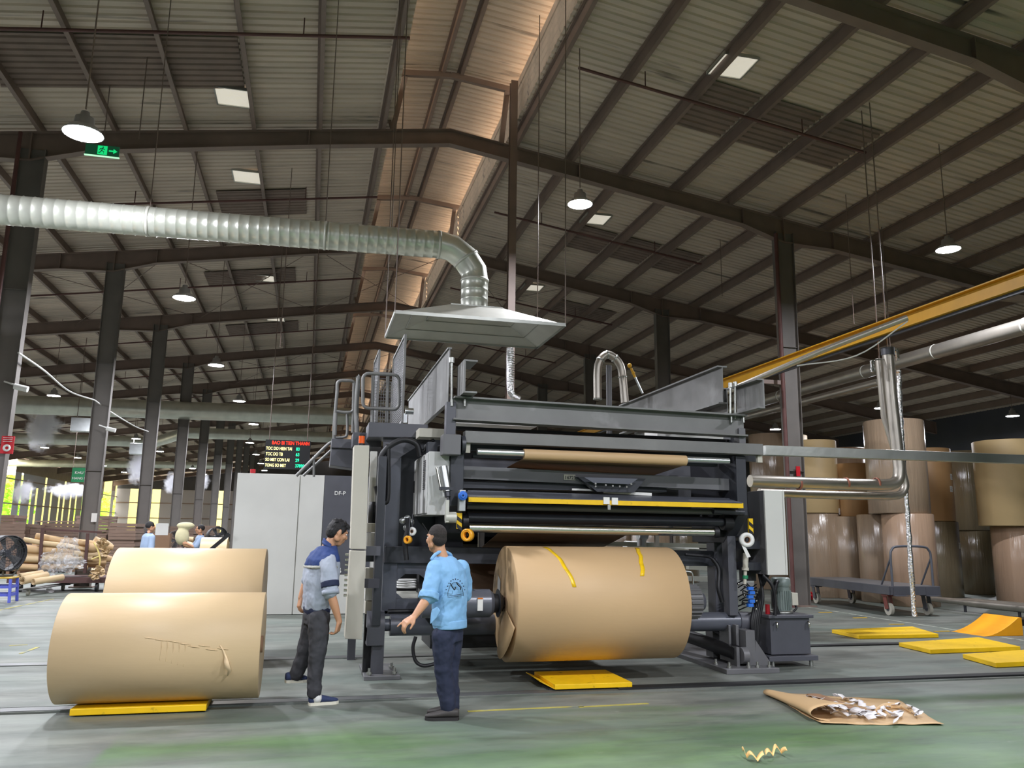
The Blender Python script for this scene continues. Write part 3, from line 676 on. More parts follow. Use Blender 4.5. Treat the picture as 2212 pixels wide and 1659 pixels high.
# things seen through the stand, behind: far frame, rollers, covers
mb = MB(); xcyl(mb, 1350, 1181, 1505, 1190, 12.6, 13, 28); mb.obj('light_roller', 'white_pl', RS)
mb = MB(); xbar(mb, 1210, 1172, 1560, 1180, 12.2, 9, .1); xbar(mb, 1488, 1222, 1560, 1226, 12, 16, .1); xbar(mb, 1488, 1205, 1560, 1208, 10.6, 12, .1); xbar(mb, 1488, 1250, 1560, 1252, 11.5, 10, .1); xbar(mb, 1488, 1190, 1560, 1192, 10.8, 8, .06); mb.obj('far_rail', 'galv_dull', RS)
mb = MB(); xcyl(mb, 1378, 1152, 1396, 1153, 11.5, 14, 20); q = at(1386,1165,11.5); mb.cyl((q.x,11.5,q.z-.1), (q.x,11.5,q.z+.12), .07, n=18); mb.obj('far_motor', 'alu', RS)
mb = MB(); pbox(mb, 1416, 1155, 1424, 1180, 11.3, .05); pbox(mb, 1264, 1158, 1270, 1172, 11.3, .05); mb.obj('plastic_pipe', 'beige', RS)
mb = MB(); pbox(mb, 838, 1120, 995, 1170, 11.6, .3); mb.obj('far_cover', 'dark2', RS)
mb = MB(); pbox(mb, 855, 1168, 1000, 1186, 11.3, .3); mb.obj('far_yellow_cover', mat('dirty_yellow', (150,140,50), .6, 0, .3, 6), RS)
mb = MB(); xcyl(mb, 905, 1148, 1000, 1150, 11.2, 9, 20); mb.obj('far_roller', 'beige', RS)
mb = MB(); q = [at(x, y, 11.5) for x, y in ((1000,1060),(1590,1080),(1590,1140),(1000,1130))]; mb.prism(q, (0,.1,0)); mb.obj('dark_back_cover', 'blacksteel', RS)
mb = MB(); q = [at(x, y, 10.9) for x, y in ((1000,950),(1600,975),(1600,1080),(1000,1062))]; mb.prism(q, (0,.1,0)); mb.obj('dark_back_cover', 'dark', RS)

# ---- second reel behind, on the far arms, with its web; shade put into its darker kraft
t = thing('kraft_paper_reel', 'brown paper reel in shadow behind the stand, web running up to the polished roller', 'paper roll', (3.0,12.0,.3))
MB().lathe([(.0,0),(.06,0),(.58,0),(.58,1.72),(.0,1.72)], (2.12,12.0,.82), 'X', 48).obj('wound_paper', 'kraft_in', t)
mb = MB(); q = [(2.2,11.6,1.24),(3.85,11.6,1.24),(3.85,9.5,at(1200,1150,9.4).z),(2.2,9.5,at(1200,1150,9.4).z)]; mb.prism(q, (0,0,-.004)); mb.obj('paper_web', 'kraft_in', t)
# ---- the big reel held in the stand
def reel(name, x0, x1, Y, Z, R, m_, label, core=True):
    t = thing(name, label, 'paper roll', ((x0+x1)/2, Y, Z-R), 'kraft paper reels around the stand')
    n = 96; L_ = x1-x0
    prof = [(.075,.02)] + [(r_, (.004 if i % 2 else 0.0)+(.008 if R*.5 < r_ < R*.72 else 0)) for i, r_ in enumerate([.1,.14,.2,.26,.33,.34,.41,.47,.52][:int(R*15)])] + [(R-.012,0),(R,.006),(R,L_-.006),(R-.012,L_),(.075,L_-.02)]
    MB().lathe(prof, (x0,Y,Z), 'X', n).obj('wound_paper', m_, t)
    MB().ring((x0-.002,Y,Z), (x1+.002,Y,Z), .078, .06, 28).obj('core_tube', 'kraft_in', t)
    return t
R0 = reel('kraft_paper_reel', RXA, RXB, RY, RZ, RR, 'kraft', 'large kraft paper reel clamped in the stand, two yellow tape strips on it')
# loose inner wraps telescoped out of the left end
mb = MB(); vs = []; n = 30
for i in range(n+1):
    th = math.radians(200+ i*95/n); k = math.sin(PI*i/n)
    for r_, e in ((.15,.0),(.60,.0)): vs.append((RXA-.02-.05*k*(r_/.6), RY+r_*math.cos(th), RZ+r_*math.sin(th)))
mb.add(vs, [(2*i,2*i+1,2*i+3,2*i+2) for i in range(n)], True); mb.obj('loose_wrap', 'kraft', R0, solid=.003)
def on_roll(x, th, R, Y, Z): return Vector((x, Y-R*math.cos(th), Z+R*math.sin(th)))
def tape(name, x0, x1, t0, t1, w, m_='tape'):
    mb = MB(); vs = []; n = 14
    for i in range(n+1):
        f = i/n; x = x0+(x1-x0)*f; th = t0+(t1-t0)*f; jt = .006*math.sin(f*17)
        for s_ in (-1, 1): vs.append(on_roll(x+s_*w/2+jt, th, RR+.003, RY, RZ))
    mb.add(vs, [(2*i,2*i+1,2*i+3,2*i+2) for i in range(n)], True)
    return mb.obj(name, m_, R0, label='yellow tape strip', solid=.002)
M['tape'] = mat('yellow_packing_tape', (240,196,30), .25, 0, .15, 14)
def th_for(x, y): # roll angle seen at a pixel
    best = None
    for k in range(200):
        th = -.3+2.0*k/200
        for xx in ():
            pass
        p = None
        X = at(x, y, RY-RR*math.cos(th)).x; z = at(x, y, RY-RR*math.cos(th)).z
        e = abs(z-(RZ+RR*math.sin(th)))
        if best is None or e < best[0]: best = (e, th, X)
    return best[1], best[2]
a_, xa_ = th_for(1175, 1182); b1, xb1 = th_for(1242, 1268); tape('tape_strip', xa_, xb1, a_, b1, .045)
a_, xa_ = th_for(1375, 1184); b1, xb1 = th_for(1388, 1245); tape('tape_strip', xa_, xb1, a_, b1, .05)
q = Vector((RXA-.006, RY+.3, RZ+.24)); MB().add([q+Vector((0,-.09,-.12)), q+Vector((0,.05,-.12)), q+Vector((0,.05,.06)), q+Vector((0,-.09,.0))], [(0,1,2,3)]).obj('paper_label', 'white_pl', R0, label='white label on the reel end')

# ---- roll 1 and roll 2 on the left
R1 = reel('kraft_paper_reel', -2.115, -.375, 8.42, .553, .483, 'kraft2', 'kraft paper reel in the left foreground lying on a yellow dolly')
M['torn'] = mat('torn_paper_edge', (228,200,160), .7)
mb = MB(); p0 = Vector((-.66,8.42,.553))
def on1(x, th, d=.003): return Vector((x, 8.42-(.483+d)*math.cos(th), .553+(.483+d)*math.sin(th)))
strip = [(-.72,.12,.004,.01),(-.69,.03,.006,.012),(-.665,-.08,.01,.02),(-.655,-.16,.03,.04),(-.64,-.26,.035,.045),(-.625,-.33,.02,.03),(-.64,-.42,.03,.008)]
vs = []
for x, th, d, w in strip:
    for s_ in (-1, 1): vs.append(on1(x+s_*w/2, th, d))
mb.add(vs, [(2*i,2*i+1,2*i+3,2*i+2) for i in range(len(strip)-1)], True); mb.obj('torn_flap', 'torn', R1, label='pale torn curl of paper', solid=.003)
mb = MB()
for k in range(9):
    x = -1.35+k*.075+random.uniform(-.02,.02); th = .30-.032*k+random.uniform(-.03,.03)
    mb.tube([on1(x, th, .0), on1(x+.05, th-.015, .004), on1(x+.1, th-.03, .0)], .004, 5)
for k in range(5): x = -1.22+k*.05; mb.tube([on1(x, .25-.02*k, 0), on1(x+.01, .1, .003), on1(x+.004, -.12-.03*k, 0)], .0035, 5)
mb.obj('scuff_crease', 'kraft2', R1)
mb = MB(); mb.prism([(-1.93,8.2,.03),(-.82,8.2,.03),(-.80,8.24,.07),(-.84,8.7,.07),(-1.93,8.7,.07),(-1.97,8.24,.07)], (0,0,.0)) if False else mb.box((-1.95,8.16,.012), (-.82,8.72,.068))
t = mb.obj('reel_dolly', 'yellow', label='flat yellow reel dolly under the left foreground roll', cat='dolly', group='yellow reel dollies', bevel=.006)
R2 = reel('kraft_paper_reel', -2.30, -.52, 11.2, .71, .68, 'kraft2', 'kraft paper reel lying behind the left foreground reel', True)
MB().box((-2.0,10.95,.0), (-.9,11.4,.03)).obj('reel_dolly', 'yellow', label='flat yellow reel dolly under the rear left roll', cat='dolly', group='yellow reel dollies', bevel=.004)
mb = MB(); mb.box((2.6,8.54,.02), (3.47,9.36,.07)); mb.prism([(2.6,8.54,.02),(2.6,9.36,.02),(2.5,9.36,.06),(2.5,8.8,.06)], (0,0,.01))
mb.obj('reel_dolly', 'yellow', label='yellow dolly on the rail in front of the clamped reel', cat='dolly', group='yellow reel dollies', bevel=.006)
MB().box((2.55,8.6,0), (3.4,9.3,.02)).obj('dolly_wheels', 'black', bpy.data.objects['reel_dolly.002'])

# ---- operator console, two hanging columns
OC = thing('operator_console', 'tall pale control console in two columns with orange beacon on top', 'console', (at(775,1380,9.1).x, 9.2, 0))
def col_px(top, bot, Y, dy):  # px quads
    q = [at(*top[0], Y), at(*top[1], Y), at(*bot[1], Y), at(*bot[0], Y)]; return MB().prism(q, (0,dy,0))
col_px(((765,962),(798,962)), ((757,1186),(791,1187)), 9.15, .28).obj('upper_box', 'beige', OC, bevel=.008)
col_px(((757,1189),(791,1190)), ((745,1380),(782,1382)), 9.12, .28).obj('lower_box', 'beige', OC, bevel=.008)
q = at(781,958,9.3); mb = MB(); mb.cyl(q+Vector((0,0,.0)), q+Vector((0,0,.085)), .034, n=18); mb.obj('beacon', mat('amber_beacon', (226,92,24), .3, 0, .1, 5), OC, label='orange beacon')
MB().cyl(q+Vector((0,0,-.03)), q+Vector((0,0,.0)), .038, n=18).obj('beacon_base', 'black', OC)
MB().cyl(q+Vector((0,0,.085)), q+Vector((0,0,.1)), .036, n=18).obj('beacon_cap', 'black', OC)
for k in range(9): mb = MB(); c = at(753-k*.5, 1198+k*11, 9.2); mb.cyl(c, c+Vector((-.035,0,0)), .014, n=10); mb.obj('push_button', 'chrome', OC)
B1('support_arm', 'dark', OC, 791, 1180, 822, 1200, 9.4, .1); mb = MB(); mb.bar(at(791,1260,9.35), at(815,1260,9.5), .06, .1); mb.obj('support_arm', 'dark', OC)
# shelves and small boxes between console and stand
t = thing('side_shelf_unit', 'pale shelf boxes between the control console and the dark upright', 'shelf', (at(805,1330,9.6).x, 9.7, 0))
for x0,y0,x1,y1,m_,nm in ((791,1130,812,1150,'beige','shelf_board'),(790,1151,813,1183,'white','drawer_box'),(789,1227,810,1250,'beige','shelf_board'),(789,1252,811,1296,'white','drawer_box'),(789,1299,810,1326,'beige','shelf_board'),(797,975,812,1130,'white','back_panel')):
    mb = MB(); pbox(mb, x0,y0,x1,y1,9.75 if nm != 'back_panel' else 9.95,.2 if nm != 'back_panel' else .03); mb.obj(nm, m_, t, bevel=.004)
MB().box((at(789,1326,9.75).x,9.78,0), (at(806,1326,9.75).x,9.9,at(800,1326,9.78).z)).obj('pedestal', 'black', t)
mb = MB(); q = at(803,1130,9.8); mb.lathe([(0,0),(.045,0),(.045,.2),(.033,.215),(.033,.25),(0,.25)], q, n=20); mb.obj('flask', 'black', label='black flask standing on the small pale shelf', cat='bottle')

# ---- grey-white electrical cabinet on the left side of the stand
X0 = at(925,1050,9.35).x; Yf = 9.35; Yb = 13.0; zt_, zb_2 = at(930,975,Yf).z, at(925,1112,Yf).z
EC = thing('electrical_cabinet', 'grey-white electrical cabinet with louvred doors above the blue-shirted man', 'cabinet', (X0+.15, 10.6, zb_2))
Yb = 12.9
mb = MB(); mb.box((X0, Yf, zb_2), (X0+.24, Yb, zt_)); mb.obj('body', 'white2', EC, bevel=.006)
for y0, y1 in ((Yf+.03, 10.6), (10.65, Yb-.02)):
    d = MB().box((X0-.015, y0, zb_2+.02), (X0, y1, zt_-.02)).obj('cabinet_door', 'white2', EC, bevel=.003)
    mb = MB()
    for k in range(16):
        z = (zt_-.1-k*.022) if y0 < 10 else (zb_2+.45-k*.022); mb.box((X0-.022, y0+.12, z), (X0-.014, y0+.3, z+.012))
    mb.obj('louvre', 'dark2', d)
    MB().box((X0-.03, y1-.1, zb_2+.3), (X0-.015, y1-.07, zb_2+.45)).obj('door_handle', 'black', d)
MB().box((X0-.018, Yb-.35, zt_-.35), (X0-.0155, Yb-.1, zt_-.05)).obj('warning_sticker', mat('blue_sticker', (70,86,190), .5), EC, label='blue and red warning sticker')
MB().box((X0-.019, Yb-.35, zt_-.1), (X0-.016, Yb-.1, zt_-.05)).obj('sticker_header', 'red', EC)
MB().box((X0+.24, Yf+.02, zt_-.6), (X0+.3, Yf+.5, zt_-.1)).obj('wiring_duct', 'white', EC)

# ---- right hand cabinet
CX0, CX1 = at(1654,1150,9.45).x, at(1697,1150,9.45).x; cz1, cz0 = at(1675,1060,9.45).z, at(1675,1242,9.45).z
t = thing('control_cabinet', 'narrow pale cabinet with grey side at the right end of the stand', 'cabinet', ((CX0+CX1)/2, 9.65, cz0))
MB().box((CX0,9.47,cz0), (CX1,9.87,cz1)).obj('body', 'dark2', t, bevel=.004)
MB().box((CX0,9.44,cz0), (CX1-.03,9.47,cz1)).obj('cabinet_door', 'white', t, bevel=.003)
MB().box((CX1-.025,9.44,cz0), (CX1,9.47,cz1)).obj('edge_strip', 'white', t)
for z_ in (cz1-.75, cz0+.05): MB().box((CX0-.25,9.6,z_), (CX0+.02,9.8,z_+.1)).obj('mounting_bracket', 'blacksteel', t)
MB().box((at(1600,1150,9.9).x,9.9,cz0-.1), (CX0+.1,9.98,cz1-.05)).obj('back_plate', 'dark2', t)

# ---- hydraulic power unit
HU = thing('hydraulic_power_unit', 'dark grey hydraulic tank with upright electric motor on its lid', 'machine', (6.05,9.9,0))
MB().box((5.72,9.52,.08), (6.42,10.05,.14)).obj('base_frame', 'dark', HU, bevel=.004)
for x in (5.8, 6.35): MB().cyl((x,9.58,0), (x,9.58,.09), .025, n=10).obj('foot', 'galv', HU)
MB().box((5.80,9.6,.15), (6.37,10.0,.60)).obj('tank', 'dark', HU, bevel=.006)
MB().box((5.76,9.56,.60), (6.41,10.04,.64)).obj('tank_lid', 'dark', HU, bevel=.006)
for x in (5.87, 6.33): MB().tube([(x,9.58,.55),(x,9.555,.55),(x,9.55,.50),(x,9.56,.49)], .012, 8).obj('latch', 'chrome', HU)
mx_, my_ = 6.13, 9.85
mo = MB().cyl((mx_,my_,.66), (mx_,my_,.98), .115, n=28).obj('motor', mat('grey_green_motor', (128,140,136), .4, .1), HU)
mb = MB()
for k in range(26):
    th = 2*PI*k/26; c = Vector((mx_+.12*math.cos(th), my_+.12*math.sin(th), 0)); mb.bar(c+Vector((0,0,.69)), c+Vector((0,0,.93)), .008, .02, (math.cos(th), math.sin(th), 0))
mb.obj('cooling_fin', 'bluegrey' if False else MATS['grey_green_motor'], mo)
MB().lathe([(0,.1),(.10,.1),(.125,.08),(.13,.0),(.12,-.02)], (mx_,my_,1.0)).obj('fan_cover', MATS['grey_green_motor'], mo)
MB().lathe([(0,0),(.15,0),(.15,.02),(.1,.04)], (mx_,my_,.64)).obj('flange', 'galv', mo)
MB().box((mx_+.12,my_-.07,.74), (mx_+.21,my_+.07,.9)).obj('terminal_box', 'beige', mo, bevel=.006)
MB().tube(catmull([(mx_+.2,my_,.75),(mx_+.2,my_-.03,.70),(mx_+.14,my_-.03,.65)]), .014, 8).obj('cable', 'black', mo)
MB().cyl((5.86,9.75,.64), (5.86,9.75,.76), .03, n=14).obj('filler_cap', 'red', HU)
MB().ring((6.0,my_-.05,.64), (5.94,my_-.05,.64), .0, .0, 3) if False else None
mb = MB(); mb.tube(catmull([(5.98,9.7,.64),(5.93,9.7,.8),(5.96,9.7,1.0),(6.02,9.75,1.05)]), .03, 10); mb.obj('suction_hose', 'black', HU)

# ---- roof beams resting on the gantry, running back
def ybeam(name, x, y0, y1, Yn, Yf_, w, label, kind='i', side=1):
    a, b_ = at(x, y0, Yn), at(x, y1, Yn); h = a.z-b_.z; zc = (a.z+b_.z)/2; X = a.x
    mb = MB()
    if kind == 'i': mb.ibeam((X,Yn,zc), (X,Yf_,zc), w, h, .02, .012)
    else: mb.channel((X,Yn,zc), (X,Yf_,zc), w, h, .02, side=side)
    return mb.obj(name, 'greysteel', label=label, cat='beam', group='steel beams lying across the stand')
ybeam('steel_beam', 972, 750, 872, 9.42, 13.6, .05, 'deep grey steel beam at the left running back past the mesh guard')
ybeam('channel_beam', 1003, 776, 848, 9.0, 9.45, .16, 'short grey channel stub beside the left deep beam', 'c', 1)
ybeam('steel_beam', 1560, 790, 872, 9.6, 13.2, .14, 'grey steel beam at the right of the stand, upper of the pair running back')
ybeam('steel_beam', 1570, 838, 900, 9.75, 13.0, .10, 'grey steel beam just below the right upper beam')
ybeam('channel_beam', 1650, 818, 882, 8.85, 9.5, .10, 'short grey beam stub overhanging the right end of the stand', 'c', -1)
for x, y0, y1 in ((976,778,868),(1578,832,905),(1588,830,905)):
    q0, q1 = at(x, y0, 9.3), at(x, y1, 9.3); mb = MB(); mb.cyl(q1, q0, .014, n=8); mb.cyl(q0-Vector((0,0,.03)), q0+Vector((0,0,.03)), .032, n=6); mb.obj('clamp_rod', 'galv', RS)

# ---- raised platform with rails and mesh guards
PF = thing('access_platform', 'dark access platform with tubular guard rails and mesh screens above the console', 'platform', (at(800,1000,10.8).x, 11.2, 0))
YP = 10.8
mb = MB(); pbox(mb, 762, 935, 824, 965, 10.35, .4); mb.obj('deck_box', 'dark', PF, bevel=.006)
mb = MB(); pbox(mb, 716, 948, 765, 968, 10.9, .5); q = [at(x, y, 10.95) for x, y in ((716,968),(762,968),(762,1012),(712,1005))]; mb.prism(q, (0,.4,0)); mb.obj('stair_head', 'dark', PF, bevel=.006)
mb = MB(); q = [at(x, y, YP) for x, y in ((797,965),(824,965),(824,1140),(812,1140))]; mb.prism(q, (0,.05,0)); mb.obj('support_plate', 'dark2', PF)
mb = MB(); mb.box((at(770,1000,11).x,11,0), (at(770,1000,11).x+.1,11.1,at(770,965,11).z)); mb.obj('support_leg', 'dark', PF)
def rail(pts, Y, r=.02, closed=False, name='guard_rail'):
    mb = MB(); P = [at(x, y, Y) for x, y in pts]; mb.tube(P if closed else catmull(P, 5), r, 8, closed); return mb.obj(name, 'galv_dull' if False else 'greysteel', PF)
rr = []
x0,y0,x1,y1,c_ = 784,808,862,883,12
for cx_, cy_, a0 in ((x1-c_,y0+c_,-90),(x1-c_,y1-c_,0),(x0+c_,y1-c_,90),(x0+c_,y0+c_,180)):
    for k in range(5): th = math.radians(a0+k*22.5); rr.append((cx_+c_*math.cos(th), cy_+c_*math.sin(th)+(cx_-820)*.05))
rail(rr, 10.6, .022, True)
for x in (806, 838): rail([(x,810),(x-1,850),(x-2,912)], 10.62, .022)
rail([(722,985),(722,920),(728,850),(730,826),(745,822),(766,828),(764,870),(762,888),(745,891),(726,888)], 11.0, .022)
rail([(771,935),(770,880),(774,820),(772,812)], 10.8, .03)
rail([(726,892),(724,940)], 10.9, .02); rail([(750,894),(750,935),(744,944),(722,946)], 11.1, .018); rail([(765,828),(762,935)], 11.0, .022)
rail([(640,1028),(700,968),(716,955)], 11.3, .022, name='stair_rail'); rail([(655,1028),(716,972)], 11.4, .018, name='stair_rail'); rail([(678,985),(678,1030)], 11.3, .016, name='stair_post')
def mesh_guard(x, ytop, Yn, Yf_):
    a = at(x, ytop, Yn); X = a.x; zt = a.z; z0 = at(x, 912, Yn).z
    t_ = MB()
    for p, q in (((X,Yn,z0),(X,Yn,zt)), ((X,Yf_,z0),(X,Yf_,zt)), ((X,Yn,zt),(X,Yf_,zt)), ((X,Yn,z0),(X,Yf_,z0))): t_.bar(p, q, .03, .03)
    fr = t_.obj('screen_frame', 'greysteel', PF)
    mb = MB(); n = int((zt-z0)/.035)
    for k in range(n): mb.bar((X,Yn,z0+k*.035), (X,Yf_,z0+k*.035), .004, .008)
    n = int((Yf_-Yn)/.05)
    for k in range(n): mb.bar((X,Yn+k*.05,z0), (X,Yn+k*.05,zt), .004, .008)
    mb.obj('wire_mesh', 'dark2', fr, kind='stuff')
mesh_guard(876, 724, 10.4, 11.9); mesh_guard(820, 757, 12.6, 13.6)
mb = MB()
a = at(800, 912, 12.6); b_ = at(868, 912, 12.6); zt = at(830,757,12.6).z
for k in range(14): mb.bar((a.x+(b_.x-a.x)*k/13,12.6,a.z), (a.x+(b_.x-a.x)*k/13,12.6,zt-.5), .006, .006)
for k in range(18): mb.bar((a.x,12.6,a.z+k*.05), (b_.x,12.6,a.z+k*.05), .006, .006)
mb.obj('wire_mesh', 'dark2', PF, kind='stuff')
# small silver gearmotor beside the mesh
mb = MB(); xcyl(mb, 876, 888, 893, 889, 10.6, 7); pbox(mb, 872, 893, 880, 912, 10.6, .1); mb.obj('gear_motor', 'alu', PF)

# ---- big white press housing behind
HX0 = at(502,1180,16.9).x; hz1 = at(600,1024,16.9).z; hz0 = at(600,1327,16.9).z
PH = thing('press_housing', 'big pale grey press housing with dark end panel behind the leaning man', 'machine', (HX0+1.5,17.8,0))
def hx(x): return at(x, 1180, 16.9).x
MB().box((HX0,16.92,hz0), (HX0+4.2,18.9,hz1)).obj('body', 'white', PH, bevel=.01)
for a_, b_, m_, z0_, z1_ in ((HX0,hx(640)-.01,'white',hz0,hz1), (hx(640)+.01,hx(694)-.008,'white',hz0,hz1), (hx(694),hx(800),'dark',at(730,1240,16.9).z,hz1), (hx(694),hx(800),'white',hz0,at(730,1240,16.9).z-.01)):
    MB().box((a_,16.88,z0_), (b_,16.92,z1_)).obj('cover_panel', m_, PH, bevel=.004)
MB().box((HX0+.1,17.0,0), (HX0+4.1,18.8,hz0)).obj('plinth', 'black', PH)
q = at(546,1022,16.95); MB().cyl(q, q+Vector((0,0,.08)), .05, n=14).obj('signal_lamp', 'red', PH)
q = at(722,1069,16.87); text('DF-P', 'model_lettering', 'white_pl', PH, q, .11)
q = at(727,1238,16.87); text('B', 'model_lettering', 'white_pl', PH, q, .16)
# ---- tape rolls hanging on the stand
def taperoll(name, x, y, Y, ro, ri, w, m_, label, m2, d=(-.45,-1,0)):
    c = at(x, y, Y); dv = Vector(d).normalized()*w
    t = thing(name, label, 'tape', c, 'tape rolls hung on the stand')
    MB().ring(c, c+dv, ro, ri, 32).obj('wound_tape', m_, t); MB().ring(c-dv*.02, c+dv*1.02, ri, ri-.006, 32).obj('cardboard_core', m2, t)
    return t
M['tapeo'] = mat('amber_tape', (232,164,40), .3, 0, .05, 5)
t = taperoll('tape_roll', 1013, 1156, 9.0, .07, .045, .06, 'tapeo', 'amber tape roll hanging at the left end of the polished roller', 'orange', (-.9,-1,0))
t.location.z += 0; mb = MB(); q = at(1013,1156,9.0); mb.cyl(q+Vector((-.02,-.02,.0)), q+Vector((-.02,.15,.07)), .008, n=6); mb.obj('hook', 'blacksteel', t)
t = taperoll('tape_roll', 884, 1166, 9.4, .045, .03, .05, 'tapeo', 'smaller amber tape roll hanging beside the hose behind the blue-shirted man', 'orange', (-.9,-1,0)); q = at(884,1166,9.4)
MB().cyl(q, q+Vector((0,.05,.25)), .006, n=6).obj('hook_wire', 'blacksteel', t)
t = taperoll('tape_roll', 891, 1148, 9.5, .05, .02, .03, 'white_pl', 'white tape roll above the smaller amber one', 'kraft_in'); q = at(891,1148,9.5)
MB().cyl(q, q+Vector((0,.05,.2)), .006, n=6).obj('hook_wire', 'blacksteel', t)
t = taperoll('tape_roll', 1611, 1166, 9.35, .09, .04, .07, 'white_pl', 'large white tape roll hanging by the narrow pale cabinet', 'kraft_in', (-.25,-1,0)); q = at(1611,1166,9.35)
MB().cyl(q+Vector((0,-.03,.03)), q+Vector((0,.3,.05)), .01, n=6).obj('hook', 'blacksteel', t)
mb = MB(); p = at(1602,1178,9.28); mb.add([p, p+Vector((.06,0,-.03)), p+Vector((.12,0,-.14)), p+Vector((.07,0,-.15))], [(0,1,2,3)]); mb.obj('tape_tail', 'white_pl', t, solid=.002)
# ================================================================ HOOD, DUCTS, PIPES
t = thing('exhaust_hood', 'wide galvanised exhaust hood hanging over the stand', 'hood', (2.33, 12.2, 4.77))
hz_, ht_ = 4.77, 5.12; x0,x1,y0,y1 = 1.03,3.62,11.4,13.0; a0,a1,b0,b1 = 1.95,2.76,11.98,12.42
rim = [Vector(p) for p in ((x0,y0,hz_),(x1,y0,hz_),(x1,y1,hz_),(x0,y1,hz_))]; top = [Vector(p) for p in ((a0,b0,ht_),(a1,b0,ht_),(a1,b1,ht_),(a0,b1,ht_))]
for k in range(4):
    j = (k+1) % 4; MB().add([rim[k],rim[j],top[j],top[k]], [(0,1,2,3)]).obj('hood_panel', 'galv_dull', t, solid=.006)
mb = MB()
for k in range(4): mb.bar(rim[k], rim[(k+1) % 4], .02, .05)
mb.obj('rim', 'galv', t)
mb = MB(); mb.box((a0-.01,b0-.01,ht_-.01), (a1+.01,b0+.01,ht_+.015)); mb.box((a0-.01,b1-.01,ht_-.01), (a1+.01,b1+.01,ht_+.015)); mb.box((a0,b0,ht_+.005), (a1,b1,ht_+.012)); mb.obj('neck_flange', 'galv', t)
mb = MB()
for f in (.33, .66):
    for k in (0, 1, 2, 3):
        j = (k+1) % 4; p = rim[k].lerp(top[k], f)-Vector((0,0,.01)); q = rim[j].lerp(top[j], f)-Vector((0,0,.01)); mb.tube([p,q], .006, 5)
mb.obj('panel_seam', 'galv', t)
mb = MB()
for p in rim: mb.cyl(p, (p.x,p.y,rz(p.x)+.12), .009, n=5)
mb.obj('hanger_rod', 'steel', t)
def duct(name, label, P, r, pitch, m_='galv', bands=(), hang=()):
    t = thing(name, label, 'duct', P[0])
    P = [Vector(p) for p in P]; pts = []; rad = []
    L_ = 0
    for i in range(len(P)-1):
        a, b_ = P[i], P[i+1]; d = (b_-a).length; n = max(1, int(d/pitch)); 
        for k in range(n):
            pts.append(a.lerp(b_, k/n)); rad.append(r)
            if pitch < .5 and d > .3:
                pts.append(a.lerp(b_, (k+.07)/n)); rad.append(r*1.035); pts.append(a.lerp(b_, (k+.14)/n)); rad.append(r)
    pts.append(P[-1]); rad.append(r)
    MB().tube(pts, rad, 28).obj('spiral_duct', 'duct', t)
    for p, d in bands:
        p = Vector(p); d = Vector(d).normalized()*.02; MB().ring(p-d, p+d, r*1.05, r*.98, 28).obj('joint_band', 'galv_dull', t)
    for x, y, z in hang: MB().cyl((x,y,z+r), (x,y,rz(x)+.12), .008, n=5).obj('hanger_rod', 'steel', t)
    return t
def bend(P, n=5): return catmull(P, n)
DY = 12.2; zr, zl = 6.15, 6.04
run = [(-14,DY,zl-.05), (-9,DY,zl-.03), (-4.5,DY,zl), (1.78,DY,zr)]
duct('spiral_duct_run', 'big bright spiral duct crossing above the hall and dropping into the hood', run+[(1.98,DY,6.11),(2.19,DY,5.96),(2.33,DY,5.76),(2.35,DY,5.6),(2.35,DY,5.13)], .215, .145,
     bands=[((1.75,DY,zr),(1,0,0)),((-.02,DY,6.12),(1,0,0)),((-2.55,DY,6.075),(1,0,0)),((2.35,DY,5.6),(0,0,1)),((2.2,DY,5.95),(.6,0,-.8))], hang=[(-.02,DY,6.12),(-2.55,DY,6.07),(1.0,DY,6.14)])
# far ducts
q0, q1 = at(20,873,40), at(760,900,40)
duct('spiral_duct_run', 'distant spiral duct passing behind the left columns', [q0, q1], .42, .6, 'galv')
q0, q1, q2, q3 = at(-20,945,55), at(335,955,55), at(400,935,52), at(720,945,52)
duct('spiral_duct_run', 'farther thin duct with a bend low behind the left columns', [q0, q1, q2, q3], .33, .8, 'galv')
q0, q1 = at(20,1000,75), at(500,1006,75)
duct('spiral_duct_run', 'farthest duct low over the left background', [q0, q1], .3, 1.2, 'galv')
# conduit drop with cage beside hood and elbow down to the stand
q = [at(1102,752,11.8), at(1102,830,11.8), at(1106,852,11.8), at(1122,862,11.8)]
t = thing('conduit_drop', 'silver flexible conduit dropping from the hood to the stand top', 'pipe', q[0]); MB().tube(catmull(q, 5), .055, 14).obj('hose', 'foil', t)
mb = MB()
for k in range(14): p = at(1103,760+k*5,11.8); mb.ring(p-Vector((0,0,.004)), p+Vector((0,0,.004)), .062, .055, 14)
mb.obj('ribs', 'galv', t, kind='stuff')
q = [at(1291,862,12.5), at(1291,800,12.5), at(1297,778,12.5), at(1311,766,12.5), at(1328,774,12.5), at(1340,790,12.5), at(1345,815,12.5), at(1350,870,12.5)]
t = thing('bent_pipe', 'inverted U shaped silver pipe above the stand', 'pipe', q[0]); MB().tube(catmull(q, 5), .068, 16).obj('pipe', 'insul', t)
mb = MB()
for i in (0, 2, 3, 4, 6): p = q[i]; d = (q[min(i+1,7)]-q[max(i-1,0)]).normalized()*.012; mb.ring(p-d, p+d, .076, .06, 16)
mb.obj('clamp_band', 'galv', t)
t = thing('lever_rod', 'slanted thin rod with yellow tip rising from the stand', 'rod', at(1386,848,12)); MB().cyl(at(1388,850,12), at(1372,815,12), .018, n=8).obj('rod', 'alu', t)
mb = MB(); mb.cyl(at(1372,815,12), at(1363,795,12), .022, n=8); mb.ell(at(1360,790,12), .04, 8, 6); mb.ell(at(1368,806,12), .03, 8, 6); mb.obj('tip', 'yellow2', t)
